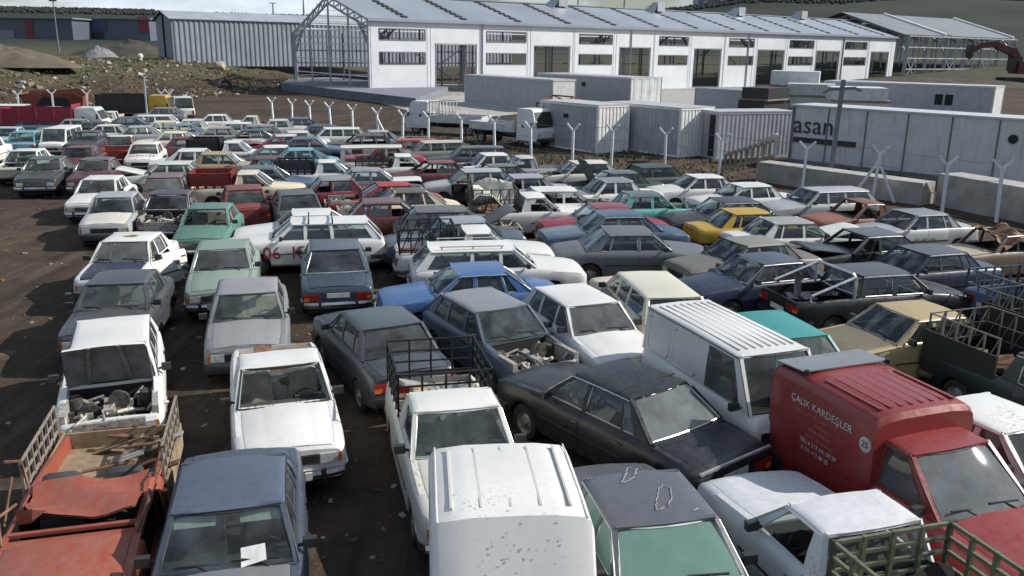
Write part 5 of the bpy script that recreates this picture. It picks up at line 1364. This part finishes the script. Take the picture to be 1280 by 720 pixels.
m=LocMB(LA); m.slab([LF(.2,-.02,1.22),LF(4.0,-.02,1.22),LF(4.0,-.02,1.52),LF(.2,-.02,1.52)],LF(0,-.02,0)-LF(0,0,0)); ob('painted_band',m.mesh('painted_band',[M['trim']],smooth=0),pw)
m=LocMB(LA); c=LF(LL*.885,-.02,2.35); e=(LF(0,1,0)-LF(0,0,0)); m.tube([c,c-e*.06],.22,14); ob('round_vent',m.mesh('round_vent',[M['dark']]),pw)
# concrete blocks before the wall
def block(pts,h,label,col):
    o=pts[0].copy(); r=LocMB(o); q=[Vector((p.x,p.y,0)) for p in pts]; r.slab([p+UPV*h for p in q],(0,0,-h-.1))
    me=r.mesh('concrete_block',[M['concrete']],smooth=0); x=ob('concrete_block',me); x.location=o; tag(x,label,'concrete block'); return x
def rect(p,q,wd):
    d=(q-p).normalized(); e=Vector((-d.y,d.x,0))*wd; return [p,q,q+e,p+e]
b1,b2=P(944,226,0),P(1150,257,0); block(rect(b1,b2,1.1),.95,'long low concrete beam in front of the lettered panel wall',None)
b1,b2=P(1168,256,0),P(1330,290,0); block(rect(b1,b2,1.3),1.35,'taller concrete wall block at the right behind the fence',None)
# stacks of panels on the low roofs
for x0,x1,y,h,c,lab in ((925,958,131,1.7,(.03,.03,.035),'dark stack of panels left of the steel pole'),(962,1022,124,3.0,(.62,.64,.62),'white stack of wall panels under the hall doors'),(1042,1112,137,2.0,(.60,.62,.60),'white wrapped panel stack right of the steel pole'),(1048,1092,136,1.5,(.02,.02,.022),'black bales lying on the panel stack'),(985,1045,128,1.9,(.50,.53,.52),'pale sheet pile behind the flat roofed cabin')):
    a,b_=P(x0,y,1.6),P(x1,y+2,1.6); q=rect(a,b_,4.); o=a.copy(); r=obj_at('panel_stack',o,lab,'panel stack','stacked wall panels')
    m=LocMB(o); n_=3
    for k in range(n_):
        z0=-1.6+(1.6+h)*k/n_; z1=-1.6+(1.6+h)*(k+.86)/n_; jig=R_.uniform(-.3,.3); e=(q[1]-q[0]).normalized()*jig
        m.slab([Vector((p.x,p.y,1.6))+e+UPV*z1 for p in q],(0,0,z0-z1))
    ob('panels',m.mesh('panels',[M['metal']],smooth=0),r,color=c)
    m=LocMB(o)
    for k in range(1,n_): z=-1.6+(1.6+h)*(k-.07)/n_; m.bar(q[0]+UPV*z,q[1]+UPV*z,.08); m.bar(q[1]+UPV*z,q[2]+UPV*z,.08)
    ob('spacer',m.mesh('spacer',[M['wood']],smooth=0),r)
# steel pole with cross arm
pp=P(1036,232,0); r=obj_at('utility_pole',pp,'tall square steel pole with a short cross arm by the panel wall','pole')
m=MB(); m.bar((0,0,0),(.12,0,5.0),.085); ob('pole',m.mesh('pole',[M['steelgrey']],smooth=0),r)
m=MB(); m.bar((-.55,0,4.55),(.75,0,4.62),.05,.07); m.bar((-.55,0,4.5),(-.75,0,4.4),.10,.05); m.bar((.75,0,4.6),(1.0,0,4.5),.1,.05); ob('cross_arm',m.mesh('cross_arm',[M['steelgrey']],smooth=0),r)
# lattice section lying on the rubble
la,lb_=P(905,212,.3),P(968,196,1.4); r=obj_at('steel_ladder',la,'rusty lattice steel section leaning on rubble by the containers','scrap metal')
m=LocMB(la); e=Vector((.25,.75,0)); z_=Vector((0,0,.75))
for o_ in (Vector(),e,z_,e+z_): m.bar(la+o_,lb_+o_,.045)
for i in range(10):
    p=la.lerp(lb_,i/9.); m.bar(p,p+z_,.035); m.bar(p+e,p+e+z_,.035); m.bar(p+z_,p+z_+e,.03)
ob('lattice',m.mesh('lattice',[simple('pale_rusty_steel',(.26,.23,.18),.7,.2,.3,4)],smooth=0,merge=False),r)
m=LocMB(la); p=lb_; m.bar(p,p+z_*1.3,.07); m.bar(p+e,p+e+z_*1.3,.07); m.bar(p+z_*1.3,p+z_*1.3+e,.07); m.bar(p-(lb_-la).normalized()*1.2+z_*1.3,p+z_*1.3,.06); ob('end_frame',m.mesh('end_frame',[M['galv']],smooth=0,merge=False),r)
# fence posts
POSTS=[(340,122),(363,124),(387,126),(413,128),(440,131),(472,135),(502,138),(535,140),(577,142),(619,145),(665,152),(717,155),(766,156),(834,160),(902,167),(1009,177),(1099,182),(1188,195),(1258,200),(20,113),(64,112),(107,112),(201,111),(212,112)]
pm=MB(); pm.bar((0,0,-.3),(0,0,2.05),.06); 
POST=pm.mesh('fence_post',[M['hallwhite']],smooth=0)
am=MB(); am.bar((0,0,0),(.34,0,.38),.042); ARM=am.mesh('post_arm',[M['hallwhite']],smooth=0)
bm_=MB(); bm_.bar((0,0,0),(.9,0,-1.75),.055); BRACE=bm_.mesh('post_brace',[M['hallwhite']],smooth=0)
prev=None; FP=[]
for i,(px,py) in enumerate(POSTS):
    q=P(px,py,2.4); FP.append(Vector((q.x,q.y,0)))
WHERE=['behind the rearmost row, left end of the long fence','behind the rearmost row, second from its left end','behind the rearmost row, third from its left end','behind the pale green estate, left one','behind the pale green estate, right one','with a diagonal stay by the red estate','behind the red estate','behind the beige roofed estate','before the left flatbed lorry','before the right flatbed lorry','between the white lorry cab and the silver grey pickup','before the left ribbed container','before the sunlit end of the left container','before the grey side of the middle container','before the rightmost ribbed container','before the letters on the panel wall','with two stays left of the tall concrete block','before the tall concrete block, left one','nearest the right edge','by the crimson van at the far left','behind the rusty skip','behind the long crimson lorry bed','left of the white van with rear doors','just beside the white van with rear doors']
for i,q in enumerate(FP):
    nb_=FP[i+1] if i+1<19 else FP[i-1]
    d=(nb_-q); a=math.atan2(d.y,d.x) if 18>i else 0; 
    r=empty('fence_post',q,rad(-18) if i<19 else rad(20),'white Y-topped concrete fence post '+WHERE[i],'fence post','white fence posts with forked tops')
    tl=R_.uniform(-.05,.05); r.rotation_euler=(R_.uniform(-.03,.03),tl,r.rotation_euler[2])
    ob('post',POST,r); 
    for s in (1,-1): 
        o=ob('arm',ARM,r,loc=(0,0,2.03)); o.scale=(s,1,1)
    if i in (5,16): 
        o=ob('brace',BRACE,r,loc=(0,0,1.75))
        if i==16: o=ob('brace',BRACE,r,loc=(0,0,1.75)); o.scale=(-1,1,1)
# thin barbed wires from post to post, one object per run
m=LocMB(FP[0])
for i in range(18):
    for h in (.9,1.6,2.3):
        md=FP[i].lerp(FP[i+1],.5)+UPV*(h-.08); m.bar(FP[i]+UPV*h,md,.009); m.bar(md,FP[i+1]+UPV*h,.009)
o=ob('fence_wire',m.mesh('fence_wire',[M['steelgrey']],smooth=0,merge=False)); o.location=FP[0]; tag(o,'thin barbed wire strands strung along the white forked fence posts','wire')
# ------------------------------------------------------------------ lorries, excavator, skip
def lorry(px,py,h,hd,label,col,bedcol,L=6.,bedL=3.8,stakes_=True,cabh=2.2,bedh=.45,boards=False,name='flatbed_lorry',load=None,stake_z=1.0,dx=0.):
    a=rad(hd-90); q=P(px,py,h); r=empty(name,(q.x,q.y,0),a,label,'lorry','lorries beyond the scrap cars'); x1=L/2; cb=x1-1.75; W=.98
    m=MB(); zs=[.45,1.15,1.25,cabh-.15,cabh]
    prof=[(x1,.45),(x1,1.05),(x1-.08,1.2),(x1-.42,cabh-.12),(x1-.55,cabh),(cb+.06,cabh),(cb,cabh-.1),(cb,.45)]
    for s in (1,-1): pass
    yy=[-W,-W+.04,W-.04,W]
    m.grid([[(x,-W+.0 if z<1.25 else -W+.08,z) for x,z in prof],[(x,W if z<1.25 else W-.08,z) for x,z in prof]])
    for s in (1,-1): m.quad(*[(x,s*(W if z<1.25 else W-.08),z) for x,z in prof])
    ob('cab',m.mesh('lorry_cab',[M['paint']],smooth=0),r,color=col)
    m=MB()
    for s in (1,-1): y=s*(W-.02); m.quad((x1-.22,y,1.25),(cb+.45,y,1.25),(cb+.45,s*(W-.07),cabh-.28),(x1-.5,s*(W-.07),cabh-.28))
    ob('side_window',m.mesh('lorry_window',[M['trim']],smooth=0,recalc=False),r)
    n=Vector((.80,0,.34)).normalized()*.012
    m=MB(); p=[Vector((x1-.10,-W+.14,1.27)),Vector((x1-.10,W-.14,1.27)),Vector((x1-.385,W-.16,cabh-.2)),Vector((x1-.385,-W+.16,cabh-.2))]; m.slab([v+n for v in p],-n*.5); ob('windshield',m.mesh('lorry_windshield',[M['trim']],smooth=0),r)
    m=MB(); m.box(x1-.02,x1+.08,-W+.02,W-.02,.42,.62); ob('bumper',m.mesh('lorry_bumper',[M['trim']],smooth=0),r)
    for s in (1,-1): 
        m=MB(); m.box(x1-.01,x1+.02,s*(W-.28)-.14,s*(W-.28)+.14,.70,.88); ob('headlight',m.mesh('lorry_headlight',[M['lamp']],smooth=0),r)
        m=MB(); m.box(x1-.35,x1-.25,s*(W+.16)-.07,s*(W+.16)+.07,1.3,1.62); m.bar((x1-.3,s*W,1.4),(x1-.3,s*(W+.15),1.42),.015); ob('mirror',m.mesh('lorry_mirror',[M['trim']],smooth=0),r)
    b0=-L/2; b1=cb-.12
    m=MB(); m.box(b0,b1,-W-.02,W+.02,.86,.96); m.box(b0+.1,x1-.3,-.4,.4,.5,.72); ob('bed_floor',m.mesh('lorry_floor',[M['under']],smooth=0),r)
    z1=.96+bedh
    m=MB()
    for s in (1,-1): m.box(b0,b1,s*(W+.0)-.025,s*(W+.0)+.025,.90,z1); [m.bar((lerp(b0+.05,b1-.05,k/4),s*(W+.04),.9),(lerp(b0+.05,b1-.05,k/4),s*(W+.04),z1+.02),.035) for k in range(5)]
    m.box(b0-.025,b0+.025,-W,W,.90,z1); m.box(b1-.025,b1+.025,-W,W,.90,z1+.25)
    ob('bed_side',m.mesh('lorry_side',[M['metal']],smooth=0),r,color=bedcol)
    if stakes_:
        m=rails([((b1-.05,-W,0),(b1-.05,W,0),9),((b1-1.4,-W,0),(b1-.1,-W,0),5),((b1-1.4,W,0),(b1-.1,W,0),5)],2,z1,z1+stake_z,.03); ob('stake_rail',m.mesh('lorry_rail',[M['steelpipe']],smooth=0,merge=False),r,color=(.6,.6,.58))
    if load: load(r,b0,b1,W)
    for x in (x1-.85,b0+1.0):
        for s in (1,-1):
            t=MB(); R=.39; yc=s*(W-.14); t.revolve([(R*.6,s*.1),(R*.92,s*.11),(R,s*.06),(R,-s*.06),(R*.92,-s*.11),(R*.6,-s*.11)],yc,x,R,20); w_=ob('wheel',t.mesh('lorry_wheel',[M['tyre']]),r)
            t=MB(); t.revolve([(R*.62,s*.10),(R*.4,s*.04),(R*.2,s*.07),(0,s*.07)],yc,x,R,14); ob('rim',t.mesh('lorry_rim',[M['rim']]),w_)
    return r
lorry(560,152,.9,252,'white flatbed lorry with white stake rack behind its cab, left one',(.70,.72,.73),(.62,.63,.64),cabh=2.35)
lorry(640,163,.9,48,'white flatbed lorry with roof lamps facing right, right one',(.72,.73,.73),(.58,.59,.60),stakes_=False,cabh=2.45)
lorry(172,138,1.0,100,'yellow cabbed lorry with a black load bed by the bank',(.50,.30,.03),(.02,.02,.022),bedh=1.3,stakes_=False,L=5.6)
lorry(72,153,1.0,100,'long crimson sided lorry in the left back rows',(.55,.56,.55),(.26,.02,.045),bedh=1.0,stakes_=False,L=6.2,cabh=2.0)
# rusty open skip
q=P(60,132,.8); r=empty('rubbish_skip',(q.x,q.y+1.5,0),rad(12),'rusty red open skip with dark mouth behind the crimson lorry','skip')
m=MB(); m.slab([(-2.2,-1,0),(-2.5,-1.1,1.7),(-1.2,-1.1,1.95),(1.6,-1.1,1.9),(2.5,-1.1,1.5),(2.2,-1,0)],(0,.06,0)); m.slab([(-2.2,1,0),(-2.5,1.1,1.9),(1.6,1.1,2.1),(2.5,1.1,1.9),(2.2,1,0)],(0,-.06,0)); m.box(-2.2,2.2,-1,1,0,.1); m.slab([(-2.2,-1,0),(-2.5,-1.1,1.7),(-2.5,1.1,1.9),(-2.2,1,0)],(.05,0,0)); m.slab([(2.2,-1,0),(2.5,-1.1,1.5),(2.5,1.1,1.9),(2.2,1,0)],(-.05,0,0))
ob('skip_body',m.mesh('skip_body',[simple('rusty_red_steel',(.20,.055,.035),.7,0,.4,2)],smooth=0),r)
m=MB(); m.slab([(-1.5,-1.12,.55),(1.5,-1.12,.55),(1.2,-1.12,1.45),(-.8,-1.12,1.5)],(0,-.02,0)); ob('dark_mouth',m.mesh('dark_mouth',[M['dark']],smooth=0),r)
# excavator at the right
eo=on_ground(1262,104); EX=frame_at((eo.x,eo.y,eo.z),Vector((1,.15,0))); s_=(eo.length)/1100.
r=obj_at('excavator',eo,'dark red excavator with bent boom at the right edge before the bare frame','excavator')
RM=simple('dull_red_machine_paint',(.10,.022,.022),.55,0,.3,1)
m=LocMB(eo); pt=lambda x,y: EX((x-1262)*s_/1.0*1.02,0,(104-y)*s_*1.02)
m.bar(pt(1210,72),pt(1222,66),.5); m.bar(pt(1222,66),pt(1240,64),.5); m.bar(pt(1240,66),pt(1258,72),.55); m.bar(pt(1258,70),pt(1268,84),.65); ob('boom',m.mesh('boom',[RM],smooth=0,merge=False),r)
m=LocMB(eo); m.bar(pt(1208,74),pt(1211,66),.6,.3); m.bar(pt(1208,74),pt(1213,78),.3,.5); ob('bucket',m.mesh('bucket',[M['trim']],smooth=0,merge=False),r)
m=LocMB(eo); e=EX(0,1,0)-EX(0,0,0); m.obox(pt(1276,88),EX(1,0,0)*0+Vector((1,.15,0)).normalized()*2.2,e*1.4,(0,0,1.1)); ob('engine_house',m.mesh('engine_house',[RM],smooth=0),r)
m=LocMB(eo); m.obox(pt(1264,84),Vector((1,.15,0)).normalized()*.8,e*1.0,(0,0,1.3)); ob('cab',m.mesh('excavator_cab',[M['trim']],smooth=0),r)
m=LocMB(eo)
for k in (-1.2,1.2): m.obox(pt(1265,101)+e*k,Vector((1,.15,0)).normalized()*2.4,e*.3,(0,0,.5))
ob('track',m.mesh('track',[M['rubber']],smooth=0),r)
# masts on the skyline
for px,top,base,dist,lab in ((75,1,75,165,'grey lamp mast before the factories at the left'),(342,4,25,420,'thin distant mast above the grey shed, left one'),(380,-4,22,420,'thin distant mast above the grey shed, right one'),(722,-2,20,420,'thin red topped mast behind the hall roof'),(780,-6,14,420,'thin dark mast behind the hall roof ridge')):
    a=PD(px,base,dist); b_=PD(px,top,dist); r=obj_at('light_mast',a,lab,'mast','masts on the skyline'); hgt=b_.z-a.z
    m=MB(); m.tube([(0,0,-3),(0,0,hgt)],[.22*dist/165,.10*dist/165],8); ob('pole',m.mesh('mast_pole',[M['steelgrey']]),r)
    m=MB(); m.box(-.7*dist/165,.7*dist/165,-.15,.15,hgt-.25,hgt+.1); ob('lamp_head',m.mesh('mast_head',[M['steelgrey']],smooth=0),r)
sg=P(182,118,1.6); r=obj_at('thin_post',P(182,122,2.5),'thin pale post standing on the bank above the yellow lorry','post'); m=MB(); m.bar((0,0,-2.5),(0,0,1.4),.05); ob('post',m.mesh('thin_post',[M['galv']],smooth=0),r)
# ------------------------------------------------------------------ mounds, boulders, rubble, weeds, litter
def mound(px,py,rx,ry,h,label,mat,seed):
    o=on_ground(px,py); b=MB(); rr=random.Random(seed); n=64; rows_=[]
    for i in range(21):
        t_=i/20.; rows_.append([(rx*t_*math.cos(2*math.pi*j/n),ry*t_*math.sin(2*math.pi*j/n),h*(1-t_)**.9*(1+.3*mnoise.noise(Vector((t_*3*math.cos(6.283*j/n),t_*3*math.sin(6.283*j/n),seed)))+.22*mnoise.noise(Vector((t_*11*math.cos(6.283*j/n),t_*11*math.sin(6.283*j/n),seed))))-.6*t_**3) for j in range(n)]+[None])
    for r_ in rows_: r_[-1]=r_[0]
    b.grid(rows_); x=ob('dirt_mound',b.mesh('dirt_mound',[mat],smooth=60)); x.location=o; tag(x,label,'mound')
sand=simple('sandy_earth',(.125,.105,.08),.95,0,.25,.6,.2,.4); dk=simple('dark_earth',(.075,.068,.055),.95,0,.3,.5,.2,.4); gr=simple('gravel',(.20,.20,.205),.95,0,.3,1.,.2,.4)
mound(5,77,9,5,1.9,'pale sandy mound on the bank at the left edge',sand,1)
mound(125,71,3.4,3,1.6,'grey gravel heap on the bank before the factories',gr,2)
mound(160,70,12,6,2.6,'broad dark earth mound left of the grey shed',dk,3)
mound(1165,108,30,7,1.6,'dark earth ridge before the bare steel frame',dk,4)
def boulder(px,py,s,label,col,seed):
    o=on_ground(px,py); bm=bmesh.new(); bmesh.ops.create_icosphere(bm,subdivisions=2,radius=s)
    for v in bm.verts: v.co*=1+.35*mnoise.noise(v.co*1.1/s+Vector((seed,0,0))); v.co.z*=.9
    me=bpy.data.meshes.new('boulder'); bm.to_mesh(me); bm.free(); me.materials.append(M['steelpipe']); x=ob('boulder',me,color=col); x.location=o+UPV*s*.4; tag(x,label,'boulder')
boulder(275,87,1.0,'big pale leaning boulder on the bank under the shed',(.33,.28,.22),3)
boulder(175,72,.45,'white rubble boulder on the bank crest left of the shed',(.55,.54,.52),5)
boulder(160,70,.5,'small grey boulder on the bank crest',(.4,.39,.37),8)
def ring_tyre(px,py,lab):
    o=on_ground(px,py); t=MB(); t.revolve([(.5,.16),(.9,.16),(1.0,0),(.9,-.16),(.5,-.16),(.5,.16)],0,0,0,22); x=ob('big_tyre',t.mesh('big_tyre',[M['tyre']])); x.location=o+UPV*.55; x.rotation_euler=(rad(-35),rad(15),rad(20)); tag(x,lab,'tyre')
ring_tyre(281,112,'large black tyre lying at the foot of the bank')
# detached door leaning by the fence
q=P(806,224,0); x=bpy.data.objects.new('car_door',K['sedan']['parts'][[p['key'] for p in K['sedan']['parts']].index('door01')]['mesh']); COL.objects.link(x); x.location=q+UPV*.55; x.rotation_euler=(rad(-35),0,rad(10)); x.color=(.10,.17,.19,1); tag(x,'loose grey teal car door leaning near the fence posts','car door')
rr=random.Random(12)
bank=MB(); weeds=MB()
for k in range(1500):
    y=rr.uniform(62,135); x=(-45.5+(y-78)*.30)-rr.uniform(-1,26); 
    s=abs(rr.gauss(.05,.11))+.04; z=ground_z(x,y); bank.mi=rr.choice((0,1,1,1,2,2)); a=rr.uniform(0,3.1)
    bank.obox((x,y,z+s*.3),Vector((math.cos(a),math.sin(a),rr.uniform(-.4,.4)))*s,Vector((-math.sin(a),math.cos(a),rr.uniform(-.3,.3)))*s*.7,Vector((rr.uniform(-.3,.3),0,1))*s*.5)
tag(ob('bank_rubble',bank.mesh('bank_rubble',[simple('pale_rubble',(.42,.40,.37),.9),simple('brown_rubble',(.20,.16,.12),.9),simple('dark_rubble',(.07,.065,.06),.9)],smooth=0,merge=False,recalc=False)),'scattered pale rubble and rubbish over the grassy bank','rubble',None,'stuff')
for k in range(8500):
    if k%4: y=rr.uniform(62,140); x=(-45.5+(y-78)*.30)-rr.uniform(-2,30)
    else: x=rr.uniform(-20,34); y=rr.uniform(46,62)-x*.25
    z=ground_z(x,y); h=rr.uniform(.08,.32); a=rr.uniform(0,6.28); weeds.mi=rr.choice((0,0,1,2))
    for j in range(3):
        a+=2.1; w=.055*rr.uniform(.6,1.6); p=Vector((x+rr.uniform(-.2,.2),y+rr.uniform(-.2,.2),z-.03)); d=Vector((math.cos(a),math.sin(a),0))
        weeds.quad(p-d*w,p+d*w,p+Vector((rr.uniform(-.25,.25),rr.uniform(-.25,.25),h)))
tag(ob('dry_weeds',weeds.mesh('dry_weeds',[simple('dry_grass',(.16,.125,.06),.9),simple('green_weeds',(.06,.07,.03),.9),simple('brown_weeds',(.09,.065,.04),.9)],smooth=0,merge=False,recalc=False)),'dry grass and low weeds on the bank and along the fence','weeds',None,'stuff')
lit=MB()
for k in range(2600):
    if k<1500: y=rr.uniform(7,62); x=-rr.uniform(.05,1.)*(y*.66+4)
    elif k<2300: y=rr.uniform(6,50); x=rr.uniform(-.5,.6)*y
    else: x=rr.uniform(-5,32); y=rr.uniform(44,60)-x*.3
    s=abs(rr.gauss(0,.026))+.010; a=rr.uniform(0,3.1); lit.mi=rr.choice((0,1,1,2,2,2,3)); z=ground_z(x,y)
    if rr.random()<.02: s*=2.5
    lit.obox((x,y,z+s*.25),Vector((math.cos(a),math.sin(a),rr.uniform(-.2,.2)))*s,Vector((-math.sin(a),math.cos(a),rr.uniform(-.2,.2)))*s*.7,Vector((0,0,1))*s*rr.uniform(.1,.5))
tag(ob('ground_litter',lit.mesh('ground_litter',[simple('pale_litter',(.36,.34,.31),.8),simple('stone_bits',(.22,.19,.16),.9),simple('dirt_clods',(.07,.055,.042),.95),simple('rust_bits',(.20,.09,.04),.9)],smooth=0,merge=False,recalc=False)),'small stones, scraps and litter strewn over the dirt','litter',None,'stuff')
# far woods on the hills
wood=MB(); 
def crown(p,s):
    bm=bmesh.new(); bmesh.ops.create_icosphere(bm,subdivisions=1,radius=1)
    off=Vector((rr.random()*50,0,0))
    for v in bm.verts: v.co*=1+.5*mnoise.noise(v.co*1.5+off)
    n=len(wood.v); wood.v+=[(p[0]+v.co.x*s*1.2,p[1]+v.co.y*s*1.2,p[2]+s*.6+v.co.z*s) for v in bm.verts]
    for f_ in bm.faces: wood.f.append(tuple(n+v.index for v in f_.verts)); wood.m.append(rr.choice((0,1,2)))
    bm.free()
cnt=0
while cnt<9000:
    az=rr.uniform(-34,36); d=rr.uniform(520,860)
    x,y=d*math.sin(rad(az)),d*math.cos(rad(az)); v=mnoise.noise(Vector((x*.008,y*.008,2)))
    if d<640: continue
    if v<-.02: continue
    crown((x,y,ground_z(x,y)),rr.uniform(.6,1.2)); cnt+=1
tag(ob('far_woods',wood.mesh('far_woods',[simple('dark_conifer',(.016,.023,.021),.95),simple('blue_green_wood',(.022,.030,.029),.95),simple('brown_wood',(.030,.031,.027),.95)],smooth=0,merge=False,recalc=False)),'dark woods along the far hill tops','woods',None,'stuff')

# small open shelter frame between the lorry and the ribbed container
so_=P(716,176,0); r=obj_at('shelter_frame',so_,'brown open shelter frame with boards beside the left ribbed container','shelter'); sf=frame_at(so_,WD)
m=LocMB(so_)
for a in (-1.4,1.4):
    for q in (0,2.4): m.bar(sf(a,q,0),sf(a,q,2.5),.06)
for q in (0,2.4): m.bar(sf(-1.4,q,2.5),sf(0,q,3.0),.05); m.bar(sf(0,q,3.0),sf(1.4,q,2.5),.05)
for a,z in ((-1.4,2.5),(1.4,2.5),(0,3.0)): m.bar(sf(a,0,z),sf(a,2.4,z),.05)
ob('frame',m.mesh('shelter_posts',[M['rusty']],smooth=0,merge=False),r)
m=LocMB(so_); rr=random.Random(3)
for k in range(9): m.bar(sf(rr.uniform(-1.2,1.2),1.2,0),sf(rr.uniform(-1.2,1.2),2.2,rr.uniform(1.,2.1)),.12,.03)
ob('boards',m.mesh('shelter_boards',[M['wood']],smooth=0,merge=False),r)
